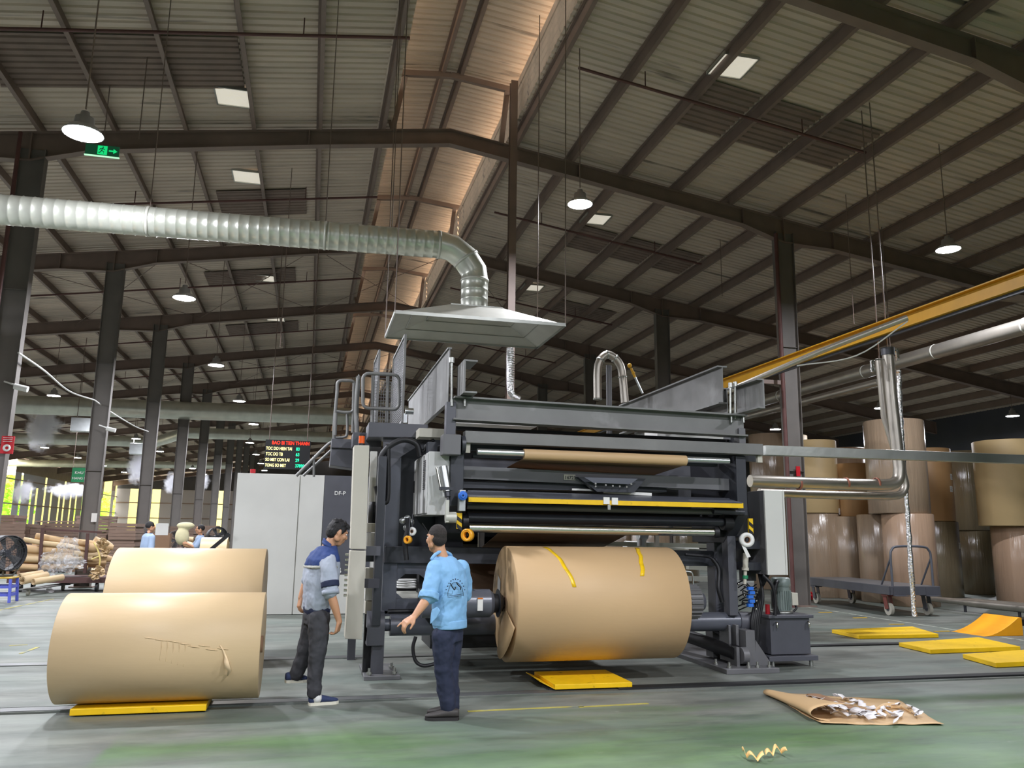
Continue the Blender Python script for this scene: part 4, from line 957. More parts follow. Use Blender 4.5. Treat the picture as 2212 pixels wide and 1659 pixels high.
q0 = at(1325,870,12.5); MB().cyl((q0.x,12.7,2.4), (q0.x,12.7,at(1325,790,12.7).z), .05, n=10).obj('grey_stub_post', 'dark2', label='thin grey upright between the legs of the U shaped pipe', cat='post')
# yellow crane runway beam along the hall
a, b_ = atx(2212, 606, 10.0), atx(1570, 828, 10.0); d = (b_-a)
a = a-d*.6
a.z = b_.z = (atx(2212,606,10.0).z+atx(1570,828,10.0).z)/2
t = thing('crane_runway_beam', 'long yellow crane runway beam sloping across the upper right', 'beam', a); e_ = Vector((10.0, 34, a.z)); a = Vector((10.0,-4,a.z))
MB().ibeam(a, e_, .2, .26).obj('runway_beam', 'yellow2', t)
mb = MB(); mb.bar(a+Vector((.0,0,-.16)), e_+Vector((.0,0,-.16)), .05, .05); mb.obj('conductor_rail', 'blacksteel', t)
for y in (2.56, 10.06, 17.56, 25.06, 32.56): MB().bar((10.0,y,a.z), (11.3,y,a.z), .1, .1).obj('bracket', 'steel', t)
q0, q1, q2 = at(1600,833,12.2), at(1745,790,11.6), at(1960,686,10.6)
t = thing('silver_hose_pipe', 'bright silver pipe slung just under the yellow beam', 'pipe', q0); MB().tube([q0+(q0-q2)*.5, q0, q0.lerp(q2,.5)+Vector((0,0,.03)), q2], .05, 12).obj('pipe', 'insul', t)
MB().tube(catmull([q0.lerp(q2,.35)+Vector((0,0,-.05)), at(1850,768,11.1), q2+Vector((0,0,-.06))], 6), .012, 6).obj('thin_cable', 'white_pl', t)
# insulated pipes high right
def straight(name, label, pts, r, m_='insul', cat='pipe'):
    t = thing(name, label, cat, pts[0]); MB().tube(pts, r, 20).obj('pipe', m_, t); return t
zb3 = atx(2212,708,14.0); za3 = atx(1715,845,14.0)
z_ = (zb3.z+za3.z)/2
t = straight('insulated_pipe', 'thick metal clad pipe running high at the right', [(14.0,3,z_),(14.0,40,z_)], .17)
for y in (8, 10.5, 13, 15.5, 18, 22): MB().ring((14.0,y-.02,z_), (14.0,y+.02,z_), .178, .16, 20).obj('clad_joint', 'galv_dull', t)
for y in (8, 12.5, 17, 22): MB().cyl((14.0,y,z_), (14.0,y,rz(14)+.12), .012, n=5).obj('hanger_rod', 'steel', t)
p2 = atx(1715,875,14.05); t = straight('insulated_pipe', 'thinner metal clad pipe just below the thick high one', [(13.95,atx(1900,830,13.95).y,p2.z),(13.95,40,p2.z)], .10)
MB().cyl((13.95,22,p2.z), (13.95,22,z_), .012, n=5).obj('hanger_rod', 'steel', t)
# drop pipe with elbow and lower horizontal runs
Yp = 12.6
q = [at(1918,765,Yp), at(1925,850,Yp), at(1937,960,Yp), at(1943,1010,Yp), at(1940,1035,Yp), at(1925,1046,Yp), at(1890,1048,Yp), at(1760,1044,Yp), at(1620,1039,Yp)]
t = thing('insulated_pipe', 'thick clad pipe dropping and bending left behind the pale cabinet', 'pipe', q[4]); MB().tube([q[0],q[1],q[2]]+catmull(q[3:7],4)+[q[7],q[8]], .105, 20).obj('pipe', 'insul', t)
MB().cyl(q[0]+Vector((0,0,-.02)), q[0]+Vector((0,0,.12)), .12, n=18).obj('cap', 'dark', t)
MB().cyl(q[0]+Vector((0,0,.1)), (q[0].x,q[0].y,rz(q[0].x)+.12), .012, n=5).obj('hanger_rod', 'steel', t)
mb = MB()
for x in (1725, 1827, 1893):
    p = at(x,1045,Yp); mb.ring(p-Vector((.02,0,0)), p+Vector((.02,0,0)), .11, .1, 18)
mb.obj('rust_band', mat('rust_tape', (186,120,100), .7), t)
Yq = 12.9
q = [at(1899,775,Yq), at(1912,900,Yq), at(1950,1025,Yq), at(1955,1050,Yq), at(1945,1068,Yq), at(1920,1072,Yq), at(1780,1069,Yq), at(1640,1064,Yq)]
t = thing('insulated_pipe', 'thinner clad pipe dropping behind the thick one and bending left', 'pipe', q[4]); MB().tube([q[0],q[1]]+catmull(q[2:6],4)+[q[6],q[7]], .075, 16).obj('pipe', 'insul', t)
MB().cyl(q[0], (q[0].x,q[0].y,rz(q[0].x)+.12), .012, n=5).obj('hanger_rod', 'steel', t)
mb = MB()
for x, y in ((1884,790),(1938,765)):
    p = at(x, y, Yp); mb.bar(p+Vector((0,0,.1)), p+Vector((0,0,-.12)), .05, .05); mb.bar(p+Vector((0,0,.1)), at(1910,775,Yp), .04, .02)
mb.obj('foil_wrap', 'foil', t)
pts = [at(1941,800,13.2), at(1945,900,13.2), at(1952,1000,13.2), at(1960,1100,13.2), at(1966,1200,13.2)]; pts.append(Vector((pts[-1].x,13.2,.05)))
P_ = []
for i in range(len(pts)-1):
    for k in range(8): P_.append(pts[i].lerp(pts[i+1], k/8)+Vector((random.uniform(-.008,.008),0,0)))
t = thing('foil_wrapped_pipe', 'thin upright pipe wrapped in crumpled foil behind the trolley', 'pipe', pts[-1]); MB().tube(P_, [.045+random.uniform(-.008,.008) for _ in P_], 12).obj('pipe', 'foil', t)
# galvanised cable tray leaving the stand to the right
A, B = at(1649,973,9.6), at(2300,994,9.6)
t = thing('cable_tray', 'straight galvanised cable tray running right from the stand in front of the reels', 'cable tray', A)
MB().bar(A, B+Vector((3,0,0)), .12, .13).obj('tray', 'galv', t, bevel=.004)
mb = MB(); mb.cyl((B.x+2.5,9.6,B.z), (B.x+2.5,9.6,rz(B.x+2.5)+.12), .012, n=6); mb.obj('hanger_rod', 'steel', t)
# thin drop rods for cables in the hall
for x, y, Y, yt in ((1560,640,20,0),(1845,700,16,0),(605,750,20,0),(300,300,15,0)):
    p = at(x, y, Y)
    MB().cyl(p, (p.x,p.y,rz(p.x)+.12), .01, n=5).obj('hanging_wire', 'steel', label={1560:'thin wire hanging between the two right columns',1845:'thin wire hanging above the yellow beam at right',605:'thin wire hanging left of the hood',300:'thin wire hanging near the left edge above the duct'}[x], cat='wire')

# ================================================================ REEL STACKS ON THE RIGHT
M['wrap'] = mat('film_wrapped_kraft', (154,134,112), .2, 0, .10, 1.4, .55, 5, stretch=(4,4,.35), spec=.8)
M['wrap2'] = mat('film_wrapped_dark_kraft', (132,120,96), .18, 0, .12, 1.4, .6, 6, stretch=(4,4,.3), spec=.8)
M['wrap3'] = mat('film_wrapped_pink_kraft', (172,144,120), .24, 0, .08, 1.4, .5, 5, stretch=(4,4,.35), spec=.7)
M['kraftv'] = mat('kraft_standing_reel', (196,170,124), .55, 0, .04, 2)
M['kraftv2'] = mat('kraft_orange_reel', (190,150,104), .5, 0, .04, 2)
def vreel(px, Y, z0, z1, R, m_, label, lab=(), band=False):
    X = at(px, 1150, Y).x
    t = thing('standing_paper_reel', label, 'paper roll', (X,Y,z0), 'stacked paper reels at the right')
    prof = [(.06,z1-.01),(.2,z1-.004),(.3,z1),(R-.015,z1),(R,z1-.015),(R,z0+.015),(R-.015,z0),(.06,z0)]
    if band: prof = prof[:5]+[(R,z1-.2),(R+.004,z1-.2),(R+.004,z1-.17),(R,z1-.17)][::-1]+prof[5:]
    MB().lathe([(r, z) for r, z in prof], (X,Y,0), n=48).obj('wound_paper', m_, t)
    MB().ring((X,Y,z1-.02), (X,Y,z1+.004), .07, .055, 20).obj('core_tube', 'kraft_in', t)
    for ang, z in lab:
        mb = MB(); vs = []
        for i in range(5):
            th = math.radians(ang-7+i*3.5)
            for zz in (z, z+.17): vs.append((X+(R+.004)*math.sin(th), Y-(R+.004)*math.cos(th), zz))
        mb.add(vs, [(2*i,2*i+1,2*i+3,2*i+2) for i in range(4)], True); mb.obj('paper_label', 'white_pl', t, label='white printed label')
        mb = MB()
        for k in range(4):
            th = math.radians(ang-4); mb.box((X+(R+.005)*math.sin(th)-.05, Y-(R+.006)*math.cos(th)-.003, z+.03+k*.033), (X+(R+.005)*math.sin(th)+.06-.02*(k%2), Y-(R+.006)*math.cos(th), z+.036+k*.033))
        mb.obj('label_print', 'dark2', t)
    return t
def zat(px, py, Y): return at(px, py, Y).z
h = 2.08
vreel(2212, 17.0, 0, zat(2180,1136,16.3), .74, 'wrap3', 'wrapped reel on the floor at the right edge of the photo')
vreel(2190, 17.0, zat(2180,1136,16.3)+.005, zat(2180,946,16.3)+.0, .76, 'kraftv', 'bare tan reel, upper one at the right edge of the photo')
vreel(2098, 21.2, 0, zat(2100,1146,20.6), .66, 'wrap2', 'wrapped reel on the floor, left neighbour of the one at the right edge', [(38,.25)])
vreel(2092, 21.2, zat(2100,1146,20.6)+.005, zat(2090,972,20.6), .66, 'wrap2', 'wrapped reel standing on its twin left of the right edge stack', [(40,2.35)])
vreel(2020, 20.2, 0, zat(2040,1126,19.5), .62, 'wrap2', 'olive wrapped reel on the floor with one white label', [(32,1.35)])
vreel(2016, 20.2, zat(2040,1126,19.5)+.005, zat(2040,966,19.5), .62, 'kraftv2', 'orange brown reel with two white labels on top of the olive wrapped reel', [(28,3.3),(22,2.95)])
vreel(1962, 17.5, 0, zat(1950,1108,16.8), .60, 'wrap3', 'pinkish wrapped reel on the floor behind the trolley handle')
vreel(1905, 18.6, 0, zat(1900,1110,17.9), .60, 'wrap', 'grey brown wrapped reel on the floor left of the pinkish one')
vreel(1946, 17.7, zat(1950,1108,16.8)+.005, zat(1950,902,17.0), .72, 'wrap', 'tallest glossy wrapped reel on top of the stack behind the drop pipes')
vreel(1838, 19.9, 0, zat(1840,1115,19.2), .62, 'wrap', 'wrapped reel on the floor behind the middle of the trolley')
vreel(1850, 19.9, zat(1840,1115,19.2)+.005, zat(1840,998,19.3), .48, 'kraftv2', 'shorter tan reel standing above the middle of the trolley', [(0,3.0)])
vreel(1770, 20.3, 0, zat(1770,1108,19.7), .56, 'wrap', 'wrapped reel on the floor just right of the right column')
vreel(1768, 20.3, zat(1770,1108,19.7)+.005, zat(1770,948,19.7), .60, 'kraftv', 'pale tan reel on the stack just right of the right column', [(40,2.25)])
vreel(1668, 23.5, 0, 2.1, .62, 'wrap', 'wrapped reel on the floor behind the pale cabinet')
vreel(1668, 23.5, 2.105, zat(1668,940,23.5), .62, 'wrap', 'wrapped reel upper one behind the pale cabinet')
vreel(1840, 24.5, 0, zat(1840,1100,24), .6, 'wrap', 'wrapped reel in the back row on the floor between two stacks'); vreel(1840, 24.5, zat(1840,1100,24)+.005, zat(1840,966,24), .62, 'wrap3', 'pinkish reel in the back row between two stacks')
vreel(1722, 25.5, 0, 2.2, .6, 'wrap', 'wrapped reel in the back row hidden by the right column'); vreel(1722, 25.5, 2.205, zat(1722,942,25.5), .5, 'kraftv', 'pale reel in the back row peeping over beside the right column')
vreel(1405, 25.0, 0, 2.1, .62, 'wrap', 'wrapped reel seen through the stand under the polished roller'); vreel(1470, 27.0, 0, 2.1, .62, 'wrap2', 'darker wrapped reel seen through the stand')
vreel(1340, 28.0, 0, 2.1, .62, 'wrap', 'wrapped reel seen through the stand farther left')

# ================================================================ TROLLEY
TA, TB = Vector((12.35,18.7,0)), Vector((12.05,15.35,0)); td = (TB-TA).normalized(); ts = Vector((-td.y, td.x, 0)); 
if ts.x < 0: ts = -ts
TR = thing('platform_trolley', 'long dark grey platform trolley with tubular handle before the stacked reels', 'trolley', (12.6,17,0))
zt_ = .62
def tp(u, s_, z): return TA + td*u + ts*s_ + Vector((0,0,z))
LT = 3.55; WT = 1.15
mb = MB()
for s_ in (0, WT): mb.bar(tp(0,s_,zt_-.09), tp(LT,s_,zt_-.09), .06, .18)
for u in (0, LT): mb.bar(tp(u,0,zt_-.09), tp(u,WT,zt_-.09), .06, .18)
mb.obj('frame', 'dark', TR, bevel=.005)
mb = MB(); mb.prism([tp(0,0,zt_-.01), tp(LT,0,zt_-.01), tp(LT,WT,zt_-.01), tp(0,WT,zt_-.01)], (0,0,.015)); mb.obj('deck', 'dark2', TR)
for u, s_, col in ((.35,.1,'dark'),(.35,WT-.1,'dark'),(LT-.25,.12,'red2'),(LT-.25,WT-.12,'dark')):
    M.setdefault('red2', mat('faded_red_castor', (130,70,62), .6))
    c = tp(u, s_, .13); w = MB().cyl(c-ts*.035, c+ts*.035, .13, n=24).obj('wheel', 'beige', TR)
    MB().cyl(c-ts*.04, c+ts*.04, .05, n=14).obj('hub', 'dark', w)
    mb = MB(); mb.box((c.x-.1,c.y-.1,.40), (c.x+.1,c.y+.1,.44)); mb.bar(c-ts*.06, c-ts*.06+Vector((.0,.05,.3)), .015, .12, tuple(td)); mb.bar(c+ts*.06, c+ts*.06+Vector((0,.05,.3)), .015, .12, tuple(td))
    mb.obj('fork', col, TR)
for s_ in (.2, WT-.2):
    mb = MB(); p = tp(LT+.02, s_, zt_-.2); mb.prism([p+ts*-.14, p+ts*.14, p+ts*.14+Vector((0,0,.18)), p+ts*-.14+Vector((0,0,.18))], tuple(td*.02)); mb.prism([p+ts*-.15+Vector((0,0,0)), p+ts*.15, p+ts*.15+td*.12, p+ts*-.15+td*.12], (0,0,.015)); mb.obj('corner_bracket', 'dark', TR)
mb = MB(); hp = [tp(LT-.05,.1,zt_), tp(LT-.05,.1,zt_+.6), tp(LT-.05,.14,zt_+.76), tp(LT-.05,.28,zt_+.83), tp(LT-.05,WT-.28,zt_+.83), tp(LT-.05,WT-.14,zt_+.76), tp(LT-.05,WT-.1,zt_+.6), tp(LT-.05,WT-.1,zt_)]
mb.tube(catmull(hp,4), .025, 10); mb.tube([tp(LT-.05,.1,zt_+.6), tp(LT-.45,.1,zt_+.0)], .02, 8); mb.tube([tp(LT-.05,WT-.1,zt_+.6), tp(LT-.45,WT-.1,zt_+.0)], .02, 8)
mb.obj('handle', 'bluegrey', TR)
# red floor jack
q = gr(1715,1292); q = Vector((12.75,20.0,0)); q = at(1722,1292,19.3); q.z = 0
t = thing('red_hydraulic_jack', 'red jack standing by the foot of the right column behind the trolley', 'jack', q)
mb = MB(); mb.box((q.x-.15,19.1,.02), (q.x+.45,19.4,.14)); mb.obj('base', 'red', t, bevel=.01); mb = MB(); mb.cyl((q.x-.1,19.25,.1), (q.x-.08,19.25,.5), .09, n=18); mb.obj('ram', 'red', t)
mb = MB(); mb.cyl((q.x-.08,19.25,.5), (q.x-.08,19.25,.58), .05, n=14); mb.obj('lever', 'red', t); mb = MB(); mb.tube([(q.x,19.25,.2),(q.x+.2,19.2,.3),(q.x+.4,19.2,.16)], .025, 8); mb.obj('link', 'red', t)
# fallen pipe on the floor + kerb block
p0, p1 = gr(1995,1312), gr(2230,1338); p0.z = p1.z = .22
t = thing('floor_pipe', 'grey pipe on low feet lying on the floor right of the trolley', 'pipe', (p0.x,p0.y,0))
mb = MB(); P_ = [p0, p0.lerp(p1,.35), p0.lerp(p1,.5), p1+(p1-p0)*.3]; mb.tube(P_, [.06,.065,.1,.11], 16); mb.obj('pipe', 'insul', t)
for f in (.0, .42, .9):
    c = p0.lerp(p1, f); MB().cyl((c.x,c.y,0), (c.x,c.y,.2), .03, n=10).obj('foot', 'blacksteel', t)
q = gr(2180,1352); t = MB().box((q.x-.15,q.y-.05,0), (q.x+1.6,q.y+.1,.12)).obj('kerb_block', 'black', label='black kerb block with yellow squares at the right edge', cat='kerb', bevel=.01)
for k in range(4): MB().box((q.x-.1+k*.22,q.y-.054,.02), (q.x+.02+k*.22,q.y-.05,.1)).obj('yellow_square', 'yellow', t)
# yellow platforms
def plate4(px, label, th=.06):
    q = [gr(*p) for p in px]; t = MB().prism([Vector((v.x,v.y,.004)) for v in q], (0,0,th))
    o = t.obj('reel_dolly', 'yellow', label=label, cat='dolly', group='yellow reel dollies', bevel=.006); return o, q
plate4(((1797,1368),(1855,1381),(2028,1378),(1972,1361)), 'yellow floor plate, farthest of the three at the right')
plate4(((1942,1397),(2010,1413),(2205,1406),(2115,1385)), 'yellow floor plate, middle of the three at the right')
plate4(((2080,1423),(2152,1443),(2330,1434),(2230,1412)), 'yellow floor plate, nearest of the three at the right')
t = bpy.data.objects['reel_dolly.003']
# orange wheel chock ramp
w0, w1, w2 = gr(2062,1365), gr(2175,1374), gr(2178,1338)
X0, X1 = w0.x, w1.x+.25; Y0 = w1.y
prof = [(0,0)] + [(f*.95, .30*f**1.7) for f in [i/8 for i in range(1,9)]] + [(1.05,.30),(1.05,0)]
mb = MB(); mb.prism([(X0+a_*.78, Y0, z) for a_, z in prof], (0,.75,0)); mb.obj('wheel_chock', 'orange', label='orange yellow curved wheel chock ramp on the floor at right', cat='chock', bevel=.006)
# yellow painted lines
def fline(a, b_, w, label, dash=None):
    a, b_ = gr(*a), gr(*b_); a.z = b_.z = .002
    mb = MB(); mb.bar(a, b_, w, .003); return mb.obj('floor_line_marking', MATS['yellow_paint'] if False else M['paintline'], kind='structure', label=label)
M['paintline'] = mat('worn_yellow_floor_paint', (170,160,80), .6, 0, .2, 6, dirt=((120,128,116),3,.5))
M['greyline'] = mat('worn_white_line', (176,180,168), .6, 0, .1, 6, dirt=((120,128,116),5,.48))
for a_, b_ in (((1010,1537),(1260,1526)), ((-10,1612-292),(115,1294)), ((20,1395),(60,1393)), ((45,1412),(82,1398)), ((1250,1528),(1400,1520))):
    fline(a_, b_, .05, 'worn yellow line')
a_, b_ = gr(1720,1308), gr(2212,1384); mb = MB(); mb.bar((a_.x,a_.y,.002), (b_.x,b_.y,.002), .06, .003); mb.obj('floor_line_marking', 'greyline', kind='structure')
for px, py in ((1783,1323),(1858,1335),(1937,1349),(2035,1364)):
    p = gr(px, py); MB().box((p.x-.16,p.y-.03,.003), (p.x+.16,p.y+.03,.006)).obj('floor_line_marking', 'yellow', kind='structure')
# dark rail channel strips standing proud beside the trench
mb = MB(); mb.box((3.3,8.50,.0), (16,8.66,.02)); mb.obj('rail_cover', 'concrete_dark', kind='structure', label='black rail channel')
mb = MB(); mb.box((XW0,8.48,.0), (3.3,8.64,.006)); mb.obj('rail_plate', mat('steel_floor_rail', (120,122,122), .4, .6, .15, 3, stretch=(.3,3,1)), kind='structure')
mb = MB(); mb.box((6.6,11.2,0), (9.75,11.36,.02)); mb.obj('rail_cover', 'concrete_dark', kind='structure')
mb = MB(); mb.box((XW0,11.18,.0), (2,11.37,.006)); mb.obj('rail_plate', MATS['steel_floor_rail'], kind='structure')

# ================================================================ PAPER SHEET AND SCRAPS, FRONT RIGHT
PS = thing('crumpled_kraft_sheet', 'folded sheet of brown kraft paper on the floor at front right', 'paper', (5.2,7.2,0))
K = lambda x, y, z=.004: gr(x, y, 0) + Vector((0,0,z)) - Vector((0,0,0))
c = [gr(1775,1566), gr(2040,1568), gr(1940,1512), gr(1650,1497)]
def sheet(u, v):
    p = (c[0]*(1-u)+c[1]*u)*(1-v) + (c[3]*(1-u)+c[2]*u)*v
    z = .012+.02*noise.noise(Vector((p.x*2.3,p.y*2.3,3)))+.012*noise.noise(Vector((p.x*7,p.y*7,1)))
    return Vector((p.x, p.y, max(.004, z)))
MB().grid(sheet, 30, 16).obj('flat_sheet', 'kraft', PS, solid=.003)
# rolled left side: a cone from a tight tip far away to an open near end
f0, f1 = gr(1652,1502), gr(1782,1560)
mb = MB(); vs = []; n = 18; mseg = 12
for j in range(mseg+1):
    f = j/mseg; o = f0.lerp(f1, f); r = .045+.075*f; ax = (f1-f0).normalized(); sd = Vector((ax.y,-ax.x,0)); sd = sd if sd.x > 0 else -sd
    for i in range(n+1):
        th = -PI/2 - (PI*1.25+.2*f)*i/n
        wd_ = 1+1.2*f
        vs.append(o + sd*(.03+wd_*r*math.cos(th)+ .10*f) + Vector((0,0,r*.62+.62*r*math.sin(th)+.004)))
mb.add(vs, [(j*(n+1)+i, j*(n+1)+i+1, (j+1)*(n+1)+i+1, (j+1)*(n+1)+i) for j in range(mseg) for i in range(n)], True)
mb.obj('rolled_edge', 'kraft', PS, solid=.003)
def ribbon(pts, w, seed=0):
    random.seed(seed); P_ = catmull(pts, 6); mb = MB(); vs = []
    for i, p in enumerate(P_):
        a_ = math.sin(i*.9+seed)*.9; d = Vector((math.cos(a_+1.2), math.sin(a_+1.2)*.7, math.sin(i*.7+seed)*.28)).normalized()*w/2
        z = Vector((0,0,.012+abs(.018*math.sin(i*1.3+seed))+abs(d.z)))
        vs += [p-d+z, p+d+z]
    return mb.add(vs, [(2*i,2*i+1,2*i+3,2*i+2) for i in range(len(P_)-1)], True)
M['whitepaper'] = mat('white_torn_paper', (232,228,228), .6, 0, .04, 6)
wr = [((1742,1508),(1790,1520),(1830,1530),(1862,1520)), ((1790,1535),(1830,1552),(1870,1545),(1900,1555)), ((1760,1515),(1800,1545),(1850,1540),(1885,1560)), ((1800,1508),(1830,1515),(1860,1528),(1890,1540)),
      ((1905,1552),(1910,1535),(1925,1530),(1945,1528)), ((1920,1545),(1935,1552),(1945,1545),(1935,1565)), ((1960,1528),(1972,1538),(1985,1546),(1980,1550)), ((1780,1540),(1810,1530),(1850,1550),(1890,1548)), ((1755,1520),(1770,1525),(1790,1528),(1800,1535))]
WL = ['topmost at the back left','long one along the front middle','through the middle of the heap','back one beside the brown curl','short one right of the heap','front right one nearest the edge','rightmost one by the sheet edge','front left one under the curl','small one at the left end']
for k, w_ in enumerate(wr):
    P_ = [gr(x, y, .02) for x, y in w_]; ribbon(P_, .085, k+3).obj('torn_paper_strip', 'whitepaper', label='white torn paper strip on the brown sheet, %s' % WL[k], cat='paper', group='white torn strips on the brown sheet', solid=.0015)
def curlstrip(P_):
    P_ = catmull(P_, 8); mb = MB(); vs = []
    for i, p in enumerate(P_):
        f = i/(len(P_)-1); z = .01+.045*abs(math.sin(PI*2.3*f+.6)); d = Vector((.35,.9,0)).normalized()*.032
        vs += [p-d+Vector((0,0,z)), p+d+Vector((0,0,z+.012))]
    return mb.add(vs, [(2*i,2*i+1,2*i+3,2*i+2) for i in range(len(P_)-1)], True)
def edge_curl(pts, h0, seed):
    P_ = catmull([gr(*p, .0) for p in pts], 8); mb = MB(); vs = []
    for i, p in enumerate(P_):
        f = i/(len(P_)-1); h_ = h0*(.35+.65*math.sin(PI*min(1, f*1.1+.08))); k = 5
        for j in range(k+1):
            a_ = PI*.95*j/k; vs.append(p + Vector((.3*h_*(1-math.cos(a_)), .75*h_*(1-math.cos(a_)), .012+h_*math.sin(a_)+.006)))
    n_ = 5
    return mb.add(vs, [(i*6+j, i*6+j+1, (i+1)*6+j+1, (i+1)*6+j) for i in range(len(P_)-1) for j in range(5)], True)
edge_curl(((1745,1512),(1772,1520),(1800,1530),(1840,1538),(1890,1545)), .07, 1).obj('brown_curl', 'kraft_in', PS, solid=.002)
edge_curl(((1890,1545),(1915,1538),(1945,1535),(1968,1545)), .055, 2).obj('brown_curl', 'kraft', PS, solid=.002)
for pts, lb in ((((1604,1632),(1612,1640),(1628,1646),(1650,1645)), 'yellow backed paper curl on the floor at the bottom, left one'), (((1653,1640),(1668,1636),(1680,1628),(1700,1636)), 'yellow backed paper curl on the floor at the bottom, right one')):
    P_ = [gr(x, y, .0) for x, y in pts]; curlstrip(P_).obj('paper_curl', M.setdefault('curl', mat('yellow_backed_paper', (236,196,128), .6)), label=lb, cat='paper scrap', solid=.0015)

# ================================================================ LEFT BACKGROUND
# rack of paper offcuts
LY = 23.4
S = LY/32.0
RK = thing('offcut_rack', 'low metal trolley rack piled with rolled brown paper offcuts behind the reels', 'rack', at(150,1240,LY)*1)
ORG['offcut_rack'] = at(150,1240,LY); 
z0 = 0.15
for px, yt in ((90,1140),(188,1152)):
    p, q = at(px-5, 1238, LY), at(px+2, yt, LY); MB().bar(p, q, .07, .07, (0,1,0)).obj('stanchion', mat('rusty_brown_frame', (84,58,54), .7), RK)
mb = MB(); mb.bar(at(90,1143,LY+.3), at(220,1150,LY+.3), .05, .05); mb.obj('top_bar', MATS['rusty_brown_frame'], RK)
L0, L1 = at(20,1232,LY), at(240,1232,LY)
MB().box((L0.x,LY-.1,.22), (L1.x,LY+1.1,.36)).obj('rack_bed', MATS['rusty_brown_frame'], RK)
for x in (L0.x+.3, L1.x-.3):
    MB().cyl((x-.03,LY,.11), (x+.03,LY,.11), .11, n=18).obj('castor', 'black', RK)
    MB().cyl((x-.03,LY+1,.11), (x+.03,LY+1,.11), .11, n=18).obj('castor', 'black', RK)
rolls = [(52,1165,188,1187,5,.0,'left end raised'), (78,1158,245,1183,7,.2,'the longest slanted on top'), (55,1185,180,1190,9,.1,''), (40,1195,225,1198,7,.15,''), (150,1178,220,1175,7,.5,''), (190,1182,225,1180,9,.1,''),
         (35,1206,200,1206,7,.0,''), (30,1216,230,1214,7,.2,''), (45,1224,190,1226,6,.0,''), (160,1195,232,1200,6,.1,''), (70,1176,150,1182,8,.4,''), (120,1216,228,1222,7,.5,''), (205,1165,240,1180,7,.4,''), (30,1228,150,1231,5,.4,''), (195,1205,240,1208,8,.3,'')]
OL = ['second from the top with raised left end','the longest slanting one','in the upper layer, left end','wide one in the second layer','short one behind the second stanchion','short one at right of upper layer','in the third layer, left','in the fourth layer, full width','in the bottom layer, left','short one in the middle right','thin one under the slanting top roll','lower right one beside the strap','steep short one at the far right top','thin bottommost one','short one at right end, third layer']
for k, (xa,ya,xb,yb,r,dy,lb) in enumerate(rolls):
    a, b_ = at(xa,ya,LY+dy), at(xb,yb,LY+dy+.2); d = (a-CO).dot(CF)/FPX*r
    mb = MB(); mb.tube([a, a.lerp(b_,.3)+Vector((0,0,-.02)), a.lerp(b_,.7)+Vector((0,0,.02)), b_], [d, d*1.1, d, d*.8], 14)
    mb.ring(a+(a-b_).normalized()*.01, a, d*.95, d*.5, 16)
    mb.obj('paper_offcut_roll', 'kraft' if k % 3 else 'kraft2', label='rolled kraft offcut heaped on the rusty rack, %s' % OL[k], cat='paper roll', group='offcut rolls heaped on the rack')
def crumple(name, cx_, cy_, Y, w, h_, m_, label, seed, cat='film', th=.0):
    c0 = at(cx_, cy_, Y); d = (c0-CO).dot(CF)/FPX
    def f(u, v):
        x = (u-.5)*w*d; z = (.5-v)*h_*d
        e = Vector((u*3, v*3, seed))
        n1 = noise.noise(e*1.3); n2 = noise.noise(e*2.9+Vector((9,2,1))); 
        return c0 + Vector((x*(1-.5*abs(v-.5))+.12*n2, -.12-.22*abs(n1)-.06*n2, z*(1-.35*abs(u-.5))+.10*n1))
    return MB().grid(f, 16, 16, False).obj(name, m_, label=label, cat=cat)
crumple('plastic_film', 150, 1198, LY, 44, 80, 'clear', 'crumpled clear plastic film hanging over the offcut pile', 1)
crumple('plastic_film', 112, 1215, LY, 42, 56, 'clear', 'second clump of clear film below and left on the offcut pile', 5)
crumple('plastic_film', 165, 1216, LY, 44, 24, 'clear', 'clear film bulging at the foot of the second rack stanchion', 8)
mb = MB(); mb.tube(catmull([at(203,1172,LY-.3), at(212,1190,LY-.35), at(216,1210,LY-.35), at(214,1225,LY-.3)]), .02, 6); mb.tube(catmull([at(198,1208,LY-.35), at(208,1204,LY-.35), at(214,1202,LY-.35)]), .018, 6); mb.obj('yellow_strap', mat('pale_yellow_strap', (228,208,128), .5), label='pale yellow strap dangling from the offcut pile', cat='strap')
for k, (x, y, w, h_) in enumerate(((215,1233,26,16),(225,1175,24,20),(207,1245,20,10),(232,1192,12,14))):
    crumple('crumpled_paper', x, y, LY-.2, w, h_, 'kraft2', ['crumpled brown paper hanging under the right end of the pile','stiff torn kraft sheet sticking up at the right end of the pile','small crumpled paper on the floor by the castor','torn paper tuft behind the rear left reel'][k], k+20, 'paper')
# flat cart with three paper rolls in front
fy = 21.6
t = thing('flat_cart', 'low grey flat cart on the floor left of the reels carrying rolled sheets', 'cart', at(100,1265,fy))
ORG['flat_cart'] = at(100,1265,fy)
p0, p1 = gr(42,1289), gr(150,1272)
mb = MB(); mb.bar(Vector((p0.x,p0.y,.16)), Vector((p1.x,p1.y,.16)), .12, .03); mb.bar(Vector((p0.x+.3,p0.y+.8,.16)), Vector((p1.x+.2,p1.y+.8,.16)), .12, .03)
for f in (.1,.5,.9): c_ = p0.lerp(p1, f); mb.bar(Vector((c_.x,c_.y,.15)), Vector((c_.x+.3,c_.y+.8,.15)), .1, .03)
mb.obj('cart_frame', 'greysteel', t)
for f in (.15, .85): c_ = p0.lerp(p1, f); MB().cyl((c_.x-.03,c_.y,.07), (c_.x+.03,c_.y,.07), .07, n=14).obj('castor', 'beige', t)
